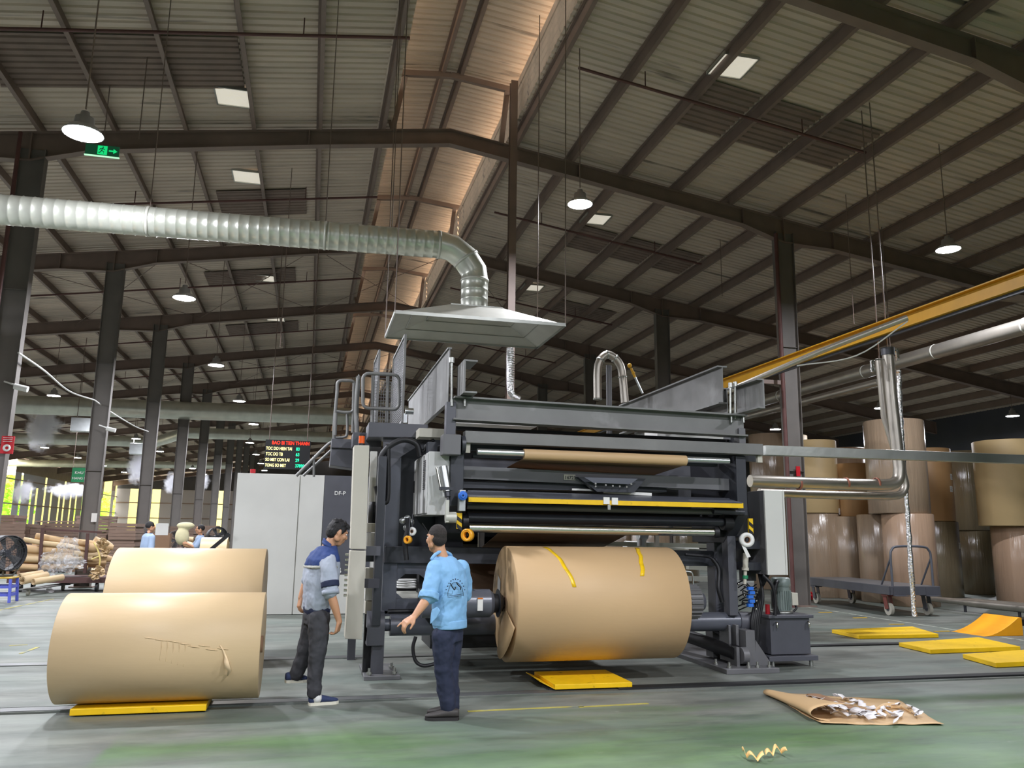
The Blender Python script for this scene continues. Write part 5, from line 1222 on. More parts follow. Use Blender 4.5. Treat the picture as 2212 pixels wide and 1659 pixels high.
for k, (xa,ya,xb,yb,r) in enumerate(((48,1254,100,1243,9),(72,1257,135,1247,7),(42,1246,90,1238,7))):
    a, b_ = at(xa,ya,fy), at(xb,yb,fy+.6); d = (a-CO).dot(CF)/FPX*r
    mb = MB(); mb.ring(a, b_, d, d*.86, 20); mb.ring(a+(b_-a)*.004, b_, d*.7, d*.6, 18); mb.obj('rolled_sheet', 'kraft2', label='short pale paper roll lying on the low flat cart, %s' % ('left one', 'right one', 'the one behind')[k], cat='paper roll')
crumple('white_scrap', 113, 1277, gr(113,1279).y, 9, 8, 'whitepaper', 'small white scrap on the floor left of the rear reel', 31, 'scrap')
# fan on blue stool at far left
fy2 = 15.8
q = gr(20,1300)
fy2 = at(20,1300,q.y).y
Fc = at(14,1195,fy2); fs = (Fc-CO).dot(CF)/FPX
ST = thing('plastic_stool', 'blue and yellow plastic stool under the fan at the left edge', 'stool', (Fc.x,fy2,0))
zs = at(14,1246,fy2).z; w = 24*fs
MB().box((Fc.x-w,fy2-w,zs-.03), (Fc.x+w,fy2+w,zs)).obj('seat', mat('dull_yellow_plastic', (206,172,64), .5), ST, bevel=.01)
for sx in (-1,1):
    for sy in (-1,1): MB().bar((Fc.x+sx*w*1.0,fy2+sy*w*1.0,0), (Fc.x+sx*w*.86,fy2+sy*w*.86,zs-.03), .05, .05, (0,1,0)).obj('leg', 'bluestool', ST)
for zf in (.3, .62):
    mb = MB()
    for a_, b_ in (((-1,-1),(1,-1)),((1,-1),(1,1)),((1,1),(-1,1)),((-1,1),(-1,-1))): mb.bar((Fc.x+a_[0]*w*.93,fy2+a_[1]*w*.93,zs*zf), (Fc.x+b_[0]*w*.93,fy2+b_[1]*w*.93,zs*zf), .02, .06)
    mb.obj('rung', 'bluestool', ST)
def drumfan(c, R, L_, d, label, zbase):
    d = Vector(d).normalized(); c = Vector(c); t = thing('drum_fan', label, 'fan', (c.x,c.y,zbase), 'black drum fans')
    MB().ring(c-d*L_/2, c+d*L_/2, R, R*.94, 32).obj('drum', 'black', t)
    mb = MB()
    for k in range(1, 7): mb.ring(c+d*(L_/2), c+d*(L_/2+.006), R*k/7+.006, R*k/7, 28)
    for k in range(8):
        th = PI*k/8; s_ = d.cross(Vector((0,0,1))).normalized(); e = s_*math.cos(th)+Vector((0,0,1))*math.sin(th); mb.cyl(c+d*(L_/2)+e*R, c+d*(L_/2)-e*R, .004, n=4)
    mb.obj('guard_grille', 'blacksteel', t, kind='stuff')
    h_ = MB().cyl(c-d*.1, c+d*.08, R*.2, n=18).obj('hub', 'dark', t)
    s_ = d.cross(Vector((0,0,1))).normalized()
    for k in range(5):
        th = 2*PI*k/5; e = s_*math.cos(th)+Vector((0,0,1))*math.sin(th); f = d.cross(e)
        MB().add([c+e*R*.18-f*.03, c+e*R*.18+f*.03+d*.02, c+e*R*.88+f*R*.28+d*.06, c+e*R*.88-f*R*.2-d*.02], [(0,1,2,3)]).obj('blade', 'dark2', t, solid=.004)
    mb = MB(); mb.tube([c-s_*R*1.05, c-s_*R*1.05-Vector((0,0,R*.6)), (c.x-s_.x*R*.6,c.y-s_.y*R*.6,zbase+.03)], .018, 8); mb.tube([c+s_*R*1.05, c+s_*R*1.05-Vector((0,0,R*.6)), (c.x+s_.x*R*.6,c.y+s_.y*R*.6,zbase+.03)], .018, 8)
    mb.tube([(c.x-s_.x*R*.6,c.y-s_.y*R*.6,zbase+.02), (c.x+s_.x*R*.6,c.y+s_.y*R*.6,zbase+.02)], .02, 8); mb.tube([(c.x,c.y,zbase+.02), (c.x,c.y,c.z-R)], .025, 8); mb.obj('stand', 'greysteel', t)
    return t
drumfan((Fc.x-.02, fy2, Fc.z), 38*fs, .34, (.75,-.6,0), 'big black drum fan on the stool at the left edge', zs)
c_ = at(382,1167,27); drumfan(c_, .30, .3, (.2,-1,0), 'black drum fan behind the rear left reel facing the viewer', 0.0)
c_ = at(468,1160,30); drumfan(c_, .34, .3, (.5,-1,.1), 'grey rimmed drum fan near the white press housing', 0.0)

# pallets of corrugated board across the left background
def board_stack(x0, x1, ytop, Y, dep, label, zb=.12, n=None, gap=.004):
    X0, X1 = at(x0,1130,Y).x, at(x1,1130,Y).x; zt = at((x0+x1)/2, ytop, Y).z
    t = thing('board_stack', label, 'cardboard', ((X0+X1)/2,Y+dep/2,0), 'stacks of corrugated board')
    n = n or max(3, int((zt-zb)/.11)); h_ = (zt-zb)/n
    for k in range(n):
        j = random.uniform(-.025,.025); MB().box((X0+j, Y+random.uniform(-.03,.03), zb+k*h_), (X1+j, Y+dep, zb+(k+1)*h_-.008)).obj('board_bundle', 'card', t)
    mb = MB()
    for f in (0,.5,1): mb.box((X0+(X1-X0-.1)*f,Y,0), (X0+(X1-X0-.1)*f+.1,Y+dep,zb-.02))
    mb.box((X0,Y,zb-.02), (X1,Y+dep,zb)); mb.obj('pallet', 'kraft_in', t)
    return t
random.seed(4)
bs = [(-30,28,1112,33,1.4,'dark cardboard stack at the left edge behind the fan'), (2,56,1131,32,1.2,'layered cardboard bundles right of the fan'), (57,90,1133,32.5,1.2,'cardboard stack with a white slip beside the layered bundles'),
      (92,160,1130,33,1.5,'dark long cardboard stack behind the first rack stanchion'), (163,190,1114,36,1.4,'tall cardboard stack left of the second column'), (206,232,1114,31,1.4,'tall narrow cardboard stack just right of the second column'),
      (236,295,1130,30,1.4,'broad cardboard stack between the second and third columns'), (300,345,1140,34,1.4,'cardboard stack behind the far worker'), (345,420,1137,40,1.6,'low cardboard stack behind the black drum fan'), (400,470,1135,46,1.6,'cardboard stack behind the worker carrying a sack')]
bs.append((322,424,1184,26.2,1.6,'low cardboard stack carrying pale offcut rolls beside the drum fan'))
for b in bs: board_stack(*b)
X0, X1 = at(40,1128,36).x, at(180,1128,36).x; t = thing('work_table', 'long brown table top above the cardboard stacks', 'table', (X0,38,0)); MB().box((X0,38,at(110,1127,35).z), (X1,39,at(110,1127,35).z+.05)).obj('table_top', 'card', t)
for x in (X0+.1, X1-.1): MB().box((x-.04,38.1,0), (x+.04,38.2,at(110,1127,35).z)).obj('leg', 'steel', t)
q = at(345,1152,25); t = MB().box((q.x-.2,25,0), (q.x+.28,25.3,q.z)).obj('upright_carton', 'kraft_in', label='upright brown carton with a white sheet left of the drum fan', cat='carton'); MB().box((q.x-.12,24.99,q.z-.05), (q.x+.22,25.0,q.z+.28)).obj('white_sheet', 'white_pl', t)
# pale paper roll and board near press housing
q = [at(432,1160,18.6), at(490,1160,18.6)]
t = thing('pale_paper_reel', 'pale small paper reel lying left of the press housing', 'paper roll', ((q[0].x+q[1].x)/2,18.9,0)); zc = at(460,1161,18.6).z
MB().cyl((q[0].x,19.0,zc-.35), (q[1].x,19.0,zc-.35), .35, n=40).obj('wound_paper', 'kraft2', t); MB().box((q[0].x+.1,18.8,0), (q[1].x-.1,19.2,zc-.69)).obj('cradle', 'dark2', t)
b_ = at(496,1153,16.8); a = at(452,1190,16.8); a = a + (a-b_)*((a.z-.03)/(b_.z-a.z)); MB().bar(a, b_, .05, .07).obj('black_strut', 'black', label='black diagonal strut leaning at the left edge of the press housing', cat='strut')
for k, (xa,ya,xb,yb) in enumerate(((325,1172,360,1170),(355,1166,366,1176),(398,1174,420,1180),(400,1165,418,1166))):
    a, b_ = at(xa,ya,26.3+k*.3), at(xb,yb,26.3+k*.3); MB().tube([a,b_], .09, 12).obj('paper_offcut_roll', 'kraft2', label=['pale offcut roll right behind the far young man','offcut roll touching the left of the drum fan','lower offcut roll right of the drum fan','upper offcut roll right of the drum fan'][k], cat='paper roll', group='offcut rolls near the drum fan')

# red sprinkler riser, cables, heaters and cameras on the left columns
q = at(8,560,16.9); MB().cyl((q.x,16.9,0), (q.x,16.9,9.4), .04, n=8).obj('red_riser_pipe', 'steel_red', label='dark red riser pipe beside the nearest left column', cat='pipe')
q = atx(1720,1000,XR-.3); MB().cyl((XR-.36,17.3,0), (XR-.36,17.3,9.2), .05, n=8).obj('red_riser_pipe', 'steel_red', label='dark red riser pipe on the nearest right column', cat='pipe')
def hang_heater(px, py, Y, w, label):
    c_ = at(px, py, Y); t = thing('unit_heater', label, 'heater', (c_.x,Y,c_.z-.3), 'unit heaters between the left columns')
    mb = MB(); mb.box((c_.x-w/2,Y-.2,c_.z-.3), (c_.x+w/2,Y+.2,c_.z+.3)); mb.obj('casing', 'alu', t, bevel=.02)
    mb = MB(); mb.cyl((c_.x-w*.3,Y,c_.z+.3), (c_.x-w*.3,Y,rz(c_.x)+.1), .015, n=5); mb.cyl((c_.x+w*.3,Y,c_.z+.3), (c_.x+w*.3,Y,rz(c_.x)+.1), .015, n=5); mb.obj('hanger_rod', 'steel', t); return t
hang_heater(180, 918, 38, .9, 'box shaped metal unit hanging left of the second column')
hang_heater(298, 970, 48, .8, 'farther box shaped metal unit hanging left of the third column')
for k, (px, py, Y, lb) in enumerate(((46,835,17.4,'white floodlight bracket on the nearest left column'),(240,926,24.6,'white camera on the second left column'))):
    c_ = at(px, py, Y); t = thing('column_camera', lb, 'camera', c_); MB().cyl(c_-Vector((.12,0,0)), c_+Vector((.12,0,-.05)), .06, n=14).obj('body', 'white_pl', t, bevel=.005); MB().bar(c_-Vector((.1,0,-.02)), c_+Vector((-.34,.1,.1)), .03, .03).obj('arm', 'white_pl', t)
for k, P_ in enumerate((((40,762,17),(95,800,18.5),(150,845,21),(204,864,24.5)), ((204,864,24.5),(240,890,26),(290,920,29),(320,932,31.5)))):
    MB().tube(catmull([at(*p) for p in P_]), .02, 6).obj('slung_cable', 'white_pl', label=['white cable slung from the nearest to the second left column','white cable slung from the second to the third left column'][k], cat='cable')
# signs
q = at(16,961,17.43); t = thing('fire_sign', 'red fire hose sign on the nearest left column', 'sign', q)
MB().box((q.x-.11,17.42,q.z-.17), (q.x+.11,17.45,q.z+.17)).obj('sign_board', 'red', t); mb = MB(); mb.ring((q.x,17.41,q.z-.06), (q.x,17.42,q.z-.06), .07, .03, 20)
for k in range(3): mb.box((q.x-.08,17.41,q.z+.06+.035*k), (q.x+.08,17.42,q.z+.07+.035*k))
mb.obj('pictogram', 'white_pl', t)
M['exit'] = mat('green_exit_light', (16,60,40), .4, emit=((20,215,120), .9)); M['exit_d'] = mat('dark_exit_panel', (30,64,48), .3, emit=((20,90,60), .3)); M['exit_w'] = mat('exit_edge', (170,235,190), .4, emit=((190,255,210), .8))
q = at(221,325,16.0); t = thing('exit_sign', 'hanging green running man exit sign beside the nearest left lamp', 'sign', q)
MB().box((q.x-.30,16.0,q.z-.11), (q.x+.30,16.03,q.z+.11)).obj('sign_board', 'exit_d', t); MB().box((q.x-.31,15.99,q.z-.125), (q.x+.31,16.03,q.z-.108)).obj('edge_strip', 'exit_w', t)
mb = MB(); yb = 15.985
mb.box((q.x-.08,yb,q.z-.09), (q.x+.09,yb+.005,q.z+.09)); mb.prism([(q.x+.12,yb,q.z-.015),(q.x+.2,yb,q.z-.015),(q.x+.2,yb,q.z-.05),(q.x+.27,yb,q.z),(q.x+.2,yb,q.z+.05),(q.x+.2,yb,q.z+.015),(q.x+.12,yb,q.z+.015)], (0,.005,0)); mb.obj('pictogram', 'exit', t)
mb = MB(); mb.ell((q.x+.015,yb-.004,q.z+.06), (.014,.004,.014), 8, 6)
for a_, b_ in (((.01,.04),(-.01,-.01)),((-.01,-.01),(.035,-.03)),((.035,-.03),(.03,-.07)),((-.01,-.01),(-.03,-.05)),((-.03,-.05),(-.06,-.055)),((.01,.035),(.05,.01)),((.01,.035),(-.03,.03)),((-.03,.03),(-.045,0))): mb.bar((q.x+a_[0],yb-.004,q.z+a_[1]), (q.x+b_[0],yb-.004,q.z+b_[1]), .004, .014)
mb.obj('running_man', 'exit_d', t); MB().cyl((q.x,16.02,q.z+.11), (q.x,16.02,rz(q.x)+.12), .01, n=5).obj('hanger_rod', 'steel', t)
q = at(177,1026,40); t = thing('green_zone_sign', 'green overhead zone sign just left of the second column', 'sign', q)
MB().box((q.x-.42,40,q.z-.32), (q.x+.42,40.04,q.z+.32)).obj('sign_board', mat('green_sign_board', (20,140,84), .5), t)
text('KHU VUC', 'lettering', 'white_pl', t, (q.x-.3,39.98,q.z+.04), .17); text('HANG DOT 7', 'lettering', 'white_pl', t, (q.x-.38,39.98,q.z-.2), .15)
mb = MB(); mb.cyl((q.x-.4,40,q.z+.3), (q.x-.4,40,rz(q.x)+.1), .01, n=4); mb.cyl((q.x+.4,40,q.z+.3), (q.x+.4,40,rz(q.x)+.1), .01, n=4); mb.obj('hanger_rod', 'steel', t)
q = at(204,1118,24.94); MB().box((q.x-.08,24.93,q.z-.12), (q.x+.06,24.95,q.z+.12)).obj('posted_notice', 'white_pl', label='small white notice on the second left column', cat='notice')
q = at(1722,1018,17.44); MB().box((q.x-.03,17.43,q.z-.12), (q.x+.08,17.45,q.z+.12)).obj('red_tag_sign', 'red', label='small red tag on the right column', cat='sign')
# LED board
LYb = 24.0; a, b_ = at(573,948,LYb), at(671,1014,LYb); lx0, lx1 = at(572,980,LYb).x, at(670,980,LYb).x; lz1, lz0 = at(620,951,LYb).z, at(620,1013,LYb).z
LB = thing('led_display_board', 'black LED board with red, yellow and green lettering above the press housing', 'display', ((lx0+lx1)/2,LYb,lz0))
MB().box((lx0,LYb,lz0), (lx1,LYb+.1,lz1)).obj('panel', 'black', LB)
M['led_r'] = mat('led_red', (255,40,20), .5, emit=((255,44,16), 2.2)); M['led_y'] = mat('led_yellow', (255,240,150), .5, emit=((255,236,150), 2.2)); M['led_g'] = mat('led_green', (20,255,170), .5, emit=((20,245,160), 1.8))
Wd = lx1-lx0; Hh = lz1-lz0; rowz = lambda k: lz1-Hh*(.155+.195*k)
text('BAO BI TIEN THANH', 'led_text', 'led_r', LB, (lx0+Wd*.14,LYb-.01,rowz(0)), Hh*.17, sx=.80)
for k, (s1, s2) in enumerate((('TOC DO HIEN TAI','83'),('TOC DO TB','63'),('SO MET CON LAI','29'),('TONG SO MET','37890'))):
    text(s1, 'led_text', 'led_y', LB, (lx0+Wd*.02,LYb-.01,rowz(k+1)), Hh*.15, sx=.70); text(s2, 'led_text', 'led_g', LB, (lx0+Wd*.68,LYb-.01,rowz(k+1)), Hh*.15, sx=.85)
mb = MB()
for x in (lx0+.1, lx1-.1): mb.cyl((x,LYb+.05,lz1), (x,LYb+.05,rz(x)+.1), .012, n=4)
mb.obj('hanger_rod', 'steel', LB)
# outside: hedge trees beyond the left openings
M['leaf'] = mat('bright_green_leaves', (150,215,50), .6, 0, .35, 3, emit=None)  # even bright green, varied at random by noise
def tree(X, Y, label, s):
    t = thing('roadside_tree', label, 'tree', (X,Y,0), 'trees outside the left wall'); random.seed(s); mb = MB()
    for k in range(900):
        th, ph, r = random.uniform(0, 2*PI), random.uniform(-1, 1), 3.2*random.random()**.4
        p = Vector((X+r*math.cos(th)*math.sqrt(1-ph*ph), Y+1.4*r*math.sin(th)*math.sqrt(1-ph*ph), 3.4+r*ph*1.0)); a_ = random.uniform(0, PI); l = random.uniform(.18,.4)
        u = Vector((math.cos(a_), math.sin(a_), random.uniform(-.5,.5)))*l; v = Vector((random.uniform(-.5,.5), random.uniform(-.5,.5), 1)).normalized()*l*.6
        mb.add([p-u, p-v, p+u, p+v], [(0,1,2,3)])
    mb.obj('crown', 'leaf', t, kind='stuff'); MB().cyl((X,Y,0), (X,Y,3), .2, .12, n=10).obj('trunk', 'card', t)
tree(-28.5, 85, 'bright green tree seen through the wide gap at the far left', 3)
tree(-28.5, 76, 'bright green tree outside the left wall nearer the viewer', 5)
tree(-28, 121, 'green tree seen through the small gap between first and second columns', 9)
MB().box((-60,-14,-.15), (XW0,140,-.02)).obj('yard_ground', 'galv_dull', kind='structure')
M['yellowwall'] = mat('yellow_backdrop_wall', (176,166,92), .8, 0, .08, .5)
MB().box((-46,20,0), (-45,160,9)).obj('added_outside_wall', 'yellowwall', kind='structure')  # added walls tint the daylight gaps yellow in place of open sky
MB().box((-46,132,0), (30,133,9)).obj('added_outside_wall', 'yellowwall', kind='structure')

# ================================================================ STEAM
sm = bpy.data.materials.new('steam'); sm.use_nodes = True; nt = sm.node_tree; N = nt.nodes; L = nt.links; N.remove(N['Principled BSDF'])
pv = N.new('ShaderNodeVolumePrincipled'); pv.inputs['Color'].default_value = (.95,.95,1,1); pv.inputs['Anisotropy'].default_value = .2
tc = N.new('ShaderNodeTexCoord'); nz_ = N.new('ShaderNodeTexNoise'); nz_.inputs['Scale'].default_value = 1.5; nz_.inputs['Detail'].default_value = 5; nz_.inputs['Roughness'].default_value = .72
L.new(tc.outputs['Object'], nz_.inputs['Vector'])
gd = N.new('ShaderNodeVectorMath'); gd.operation = 'LENGTH'; gm = N.new('ShaderNodeMapping'); gm.inputs['Location'].default_value = (-1,-1,-1); gm.inputs['Scale'].default_value = (2,2,2)
L.new(tc.outputs['Generated'], gm.inputs[0]); L.new(gm.outputs[0], gd.inputs[0])
s1 = N.new('ShaderNodeMath'); s1.operation = 'MULTIPLY_ADD'; L.new(gd.outputs['Value'], s1.inputs[0]); s1.inputs[1].default_value = -.42; L.new(nz_.outputs['Fac'], s1.inputs[2])
s2 = N.new('ShaderNodeMapRange'); s2.inputs[1].default_value = .20; s2.inputs[2].default_value = .52; s2.inputs[3].default_value = 0; s2.inputs[4].default_value = 6.0; L.new(s1.outputs[0], s2.inputs[0])
L.new(s2.outputs[0], pv.inputs['Density']); L.new(pv.outputs[0], N['Material Output'].inputs['Volume'])
def steam(px, py, Y, w, h_, label):
    c_ = at(px, py, Y); d = (c_-CO).dot(CF)/FPX
    mb = MB(); mb.ell(c_, (w*d/2, w*d/2, h_*d/2), 12, 8); o = mb.obj('steam_plume', sm, label=label, cat='steam', group='steam plumes over the left of the hall', loc=c_); return o
for a_ in ((92,920,50,90,130,'largest white steam plume left of the second column'),(50,1060,60,60,60,'low drifting steam puff near the left edge'),(372,1040,60,44,60,'steam puff just left of the fourth column'),(300,1000,58,60,110,'thin tall steam veil left of the third column'),(440,1040,62,34,50,'steam puff right of the fifth column'),(150,1060,62,110,40,'low wide steam veil under the largest plume')):
    steam(*a_)
# ================================================================ PEOPLE
def oell(mb, c, ax, r, n=14, m=10):
    c = Vector(c); vs = []
    for j in range(m+1):
        ph = PI*j/m
        for i in range(n):
            th = 2*PI*i/n
            vs.append(c + ax[0]*(r[0]*math.sin(ph)*math.cos(th)) + ax[1]*(r[1]*math.sin(ph)*math.sin(th)) + ax[2]*(r[2]*math.cos(ph)))
    return mb.add(vs, [(j*n+i, (j+1)*n+i, (j+1)*n+(i+1) % n, j*n+(i+1) % n) for j in range(m) for i in range(n)], True)
def caps(mb, P, R, n=12):
    P = [Vector(p) for p in P]
    for i in range(len(P)-1): mb.cyl(P[i], P[i+1], R[i], R[i+1], n=n)
    for p, r in zip(P, R): mb.ell(p, r, n, 8)
    return mb
def loft(mb, rings, n=24, sq=2.4):
    vs = []
    for c, a, b in rings:     # centre, right half-axis vector, forward half-axis vector
        c = Vector(c)
        for i in range(n):
            th = 2*PI*i/n; ct, st = math.cos(th), math.sin(th)
            vs.append(c + a*(math.copysign(abs(ct)**(2/sq), ct)) + b*(math.copysign(abs(st)**(2/sq), st)))
    k = len(rings)
    mb.add(vs, [(j*n+i, j*n+(i+1) % n, (j+1)*n+(i+1) % n, (j+1)*n+i) for j in range(k-1) for i in range(n)], True)
    mb.add(vs[:n], [tuple(range(n))[::-1]]); mb.add(vs[-n:], [tuple(range(n))]); return mb
def skin_up(o, voxel, smooth=6, disp=0, dscale=.2, fac=.5):
    md = o.modifiers.new('remesh', 'REMESH'); md.mode = 'VOXEL'; md.voxel_size = voxel; md.use_smooth_shade = True
    if smooth: s_ = o.modifiers.new('smooth', 'SMOOTH'); s_.iterations = smooth; s_.factor = fac
    if disp:
        tx = bpy.data.textures.get('folds%g' % dscale) or bpy.data.textures.new('folds%g' % dscale, 'CLOUDS'); tx.noise_scale = dscale; tx.noise_depth = 2
        d = o.modifiers.new('folds', 'DISPLACE'); d.texture = tx; d.strength = disp; d.mid_level = .5; d.texture_coords = 'LOCAL'
        s2 = o.modifiers.new('smooth2', 'SMOOTH'); s2.iterations = 1
    return o
def hand(mb, wr, d, pn, curl=.5, s=1.0, point=False, side=1):
    """wr wrist, d direction of the fingers, pn palm normal; side: where the thumb leaves"""
    d = Vector(d).normalized(); pn = Vector(pn); pn = (pn-d*pn.dot(d)).normalized(); t = d.cross(pn).normalized()*side
    c = Vector(wr)
    for k in range(4):
        u = (k-1.5)*.0205*s
        kn = c + d*(.085*s) + t*u; caps(mb, [c + t*u*.55 + d*.012, kn], [.018*s, .0135*s], 8)
        L_ = (.036, .040, .037, .028)[k]*s; a_ = curl; p = kn; r = .0095*s
        if point and k == 3*(side < 0): a_ = .08; 
        if point and k == (0 if side > 0 else 3): a_ = .08
        pts = [p]; ang = 0
        for j in range(3):
            ang += a_; v = d*math.cos(ang) + pn*math.sin(ang); p = p + v*L_*(1-.18*j); pts.append(p)
        caps(mb, pts, [r, r*.95, r*.85, r*.72], 8)
    p0 = c + d*.02*s + t*(-.026*s); v1 = (d*.6 - t*.62 + pn*.35).normalized(); v2 = (d*.85 - t*.15 + pn*.4).normalized()
    caps(mb, [p0, p0+v1*.035*s, p0+v1*.035*s+v2*.032*s, p0+v1*.035*s+v2*.056*s], [.016*s, .0125*s, .011*s, .009*s], 8)
def head(mb, c, f, u, s=1.0):
    f = Vector(f).normalized(); u = (Vector(u)-f*Vector(u).dot(f)).normalized(); r = f.cross(u); ax = (r, f, u)
    P = lambda a, b, c_: c + (r*a + f*b + u*c_)*s
    oell(mb, P(0,-.012,.03), ax, (.076*s,.094*s,.090*s)); oell(mb, P(0,.028,-.015), ax, (.062*s,.064*s,.088*s))
    oell(mb, P(0,.045,-.078), ax, (.040*s,.040*s,.032*s)); oell(mb, P(0,.058,-.055), ax, (.034*s,.036*s,.030*s))
    oell(mb, P(0,.078,.040), ax, (.052*s,.018*s,.016*s))                       # brow
    caps(mb, [P(0,.088,.030), P(0,.108,-.006), P(0,.098,-.016)], [.009*s,.0135*s,.013*s], 8)   # nose
    for k in (-1, 1):
        oell(mb, P(k*.013,.098,-.016), ax, (.009*s,.010*s,.008*s)); oell(mb, P(k*.040,.060,-.01), ax, (.024*s,.028*s,.026*s))
        oell(mb, P(k*.076,-.006,.0), (f, r*k, u), (.020*s,.011*s,.034*s)); oell(mb, P(k*.074,-.002,-.03), ax, (.007*s,.012*s,.012*s))
        oell(mb, P(k*.058,-.0,-.05), ax, (.02*s,.035*s,.03*s))
    oell(mb, P(0,.091,-.040), ax, (.024*s,.010*s,.006*s)); oell(mb, P(0,.089,-.050), ax, (.022*s,.010*s,.007*s))
    return P, ax
def face_bits(t, P, ax, s, hair_mb):
    r, f, u = ax
    for k in (-1, 1):
        mb = MB(); oell(mb, P(k*.031,.079,.018), ax, (.0135*s,.010*s,.0085*s)); e = mb.obj('eye', M.setdefault('eyew', mat('eye_white', (225,220,212), .3)), t)
        mb = MB(); oell(mb, P(k*.032,.0865,.018), ax, (.006*s,.004*s,.006*s)); mb.obj('iris', 'black', e)
        mb = MB(); mb.tube([P(k*.014,.093,.040), P(k*.032,.092,.046), P(k*.052,.078,.040)], [.003*s,.0042*s,.002*s], 6); mb.obj('eyebrow', 'hair', t)
    mb = MB(); mb.tube([P(-.022,.094,-.043), P(0,.1015,-.0435), P(.022,.094,-.043)], [.002*s,.0052*s,.002*s], 8); mb.tube([P(-.018,.093,-.050), P(0,.1,-.051), P(.018,.093,-.050)], [.002*s,.0058*s,.002*s], 8); mb.obj('lips', M.setdefault('lip', mat('lips', (168,104,92), .45)), t)
def strands(mb, P, n, seed, cap):
    random.seed(seed)
    for _ in range(n):
        p = cap(random.random(), random.random())
        if p: mb.tube([p[0], p[0]+p[1]*.5, p[0]+p[1]], [.003,.0022,.0008], 3, smooth=False)

# ---------- the leaning man in grey and navy work shirt
G0 = 8.40
g = lambda x, y, dy=0.0: at(x, y, G0+dy)
base = Vector((g(690,1400).x, G0, 0))
PG = thing('person', 'man leaning forward in grey work shirt with navy yoke, dark jeans and navy slip-on shoes', 'person', base)
f = Vector((.93,.36,0)).normalized(); r = f.cross(Vector((0,0,1))); U = Vector((0,0,1))
hf = (f*.92 - U*.40 - r*(-.0)).normalized()
bd = MB(); hc = g(728,1152)
Pg, axg = head(bd, hc, hf, U + f*.4, 1.06)
caps(bd, [g(721,1163), g(709,1180,.0), g(702,1200,0)], [.054,.06,.07])
loft(bd, [(g(686,1330),r*.11,f*.08),(g(688,1300),r*.15,f*.10),(g(692,1250),r*.17,f*.115),(g(698,1215),r*.18,f*.11),(g(703,1192),r*.10,f*.07)])
ra = [g(709,1216,-.19), g(715,1283,-.25), g(733,1343,-.22)]; la = [g(697,1212,.19), g(661,1258,.25), g(650,1291,.22)]
caps(bd, ra, [.062,.042,.029]); caps(bd, la, [.055,.042,.030])
caps(bd, [ra[1], ra[1].lerp(ra[2],.35), ra[2]], [.043,.043,.028])
hand(bd, ra[2], g(727,1372,-.2)-ra[2], -f*.7+Vector((0,.6,0)), .62, 1.05, side=-1)
hand(bd, la[2], g(645,1315,.2)-la[2], f, .5, 1.0, side=1)
nl = [g(690,1335,-.09), g(686,1408,-.10), g(679,1502,-.10)]; fl_ = [g(677,1335,.09), g(663,1392,.12), g(637,1464,.16)]
caps(bd, nl, [.065,.05,.038]); caps(bd, fl_, [.065,.05,.038])
skin_up(bd.obj('body', 'skin', PG), .0075, 3)
# shirt
mb = MB()
loft(mb, [(g(684,1316),r*.165,f*.118),(g(687,1300),r*.18,f*.14),(g(692,1270),r*.19,f*.160),(g(694,1240),r*.20,f*.165),(g(697,1215),r*.205,f*.150),(g(702,1196),r*.17,f*.115),(g(706,1183),r*.10,f*.08)])
caps(mb, [g(708,1214,-.17), g(711,1240,-.215), g(714,1279,-.245)], [.082,.084,.075]); caps(mb, [g(697,1211,.17), g(680,1235,.215), g(666,1255,.24)], [.080,.078,.07])
M['shirtg'] = mat('grey_work_shirt', (168,176,190), .8, 0, .05, 5, .25, 14); M['navy'] = mat('navy_cloth', (44,66,120), .8, 0, .06, 5, .2, 14); M['navyd'] = mat('dark_navy_cloth', (34,42,70), .8, 0, .06, 5, .2, 14)
M['jeans'] = mat('charcoal_jeans', (62,62,66), .85, 0, .16, 6, .25, 12); M['reflect'] = mat('grey_piping', (170,170,160), .5)
skin_up(mb.obj('shirt', 'shirtg', PG), .010, 3, .034, .11)
# navy yoke across shoulders with pale piping, collar, hem and cuff bands
mb = MB(); loft(mb, [(g(694,1222),r*.209,f*.150),(g(698,1208),r*.200,f*.150),(g(703,1192),r*.160,f*.118),(g(707,1180),r*.105,f*.088)])
caps(mb, [g(703,1202,-.10), g(707,1212,-.17)], [.07,.076]); caps(mb, [g(700,1204,.10), g(700,1212,.17)], [.07,.076])
skin_up(mb.obj('yoke', 'navy', PG), .010, 3, .034, .11)
mb = MB(); loft(mb, [(g(693,1226),r*.216,f*.160),(g(694,1221),r*.217,f*.160)]); skin_up(mb.obj('piping', 'reflect', PG), .007, 1, .02, .1)
mb = MB(); mb.tube(catmull([g(704,1172,.07), g(698,1170,0), g(702,1176,-.08), g(716,1184,-.085), g(728,1196,-.04)],5), [.014]*21, 8); mb.tube(catmull([g(704,1166,.06), g(700,1164,0), g(704,1169,-.07), g(716,1178,-.075)],5), .012, 8); skin_up(mb.obj('collar', 'navy', PG), .008, 2)
mb = MB(); loft(mb, [(g(684,1330),r*.150,f*.105),(g(684,1318),r*.165,f*.120),(g(685,1308),r*.165,f*.122)]); skin_up(mb.obj('shirt_tail', 'navyd', PG), .011, 2)
d_ = (ra[1]-ra[0]).normalized(); c_ = g(713,1262,-.235); mb = MB(); mb.cyl(c_-d_*.03, c_+d_*.03, .088, .087, n=28); skin_up(mb.obj('sleeve_band', 'navyd', PG), .009, 1)
c_ = g(714,1279,-.245); mb = MB(); mb.ring(c_-d_*.02, c_+d_*.022, .082, .06, 28); mb.obj('cuff', 'shirtg', PG)
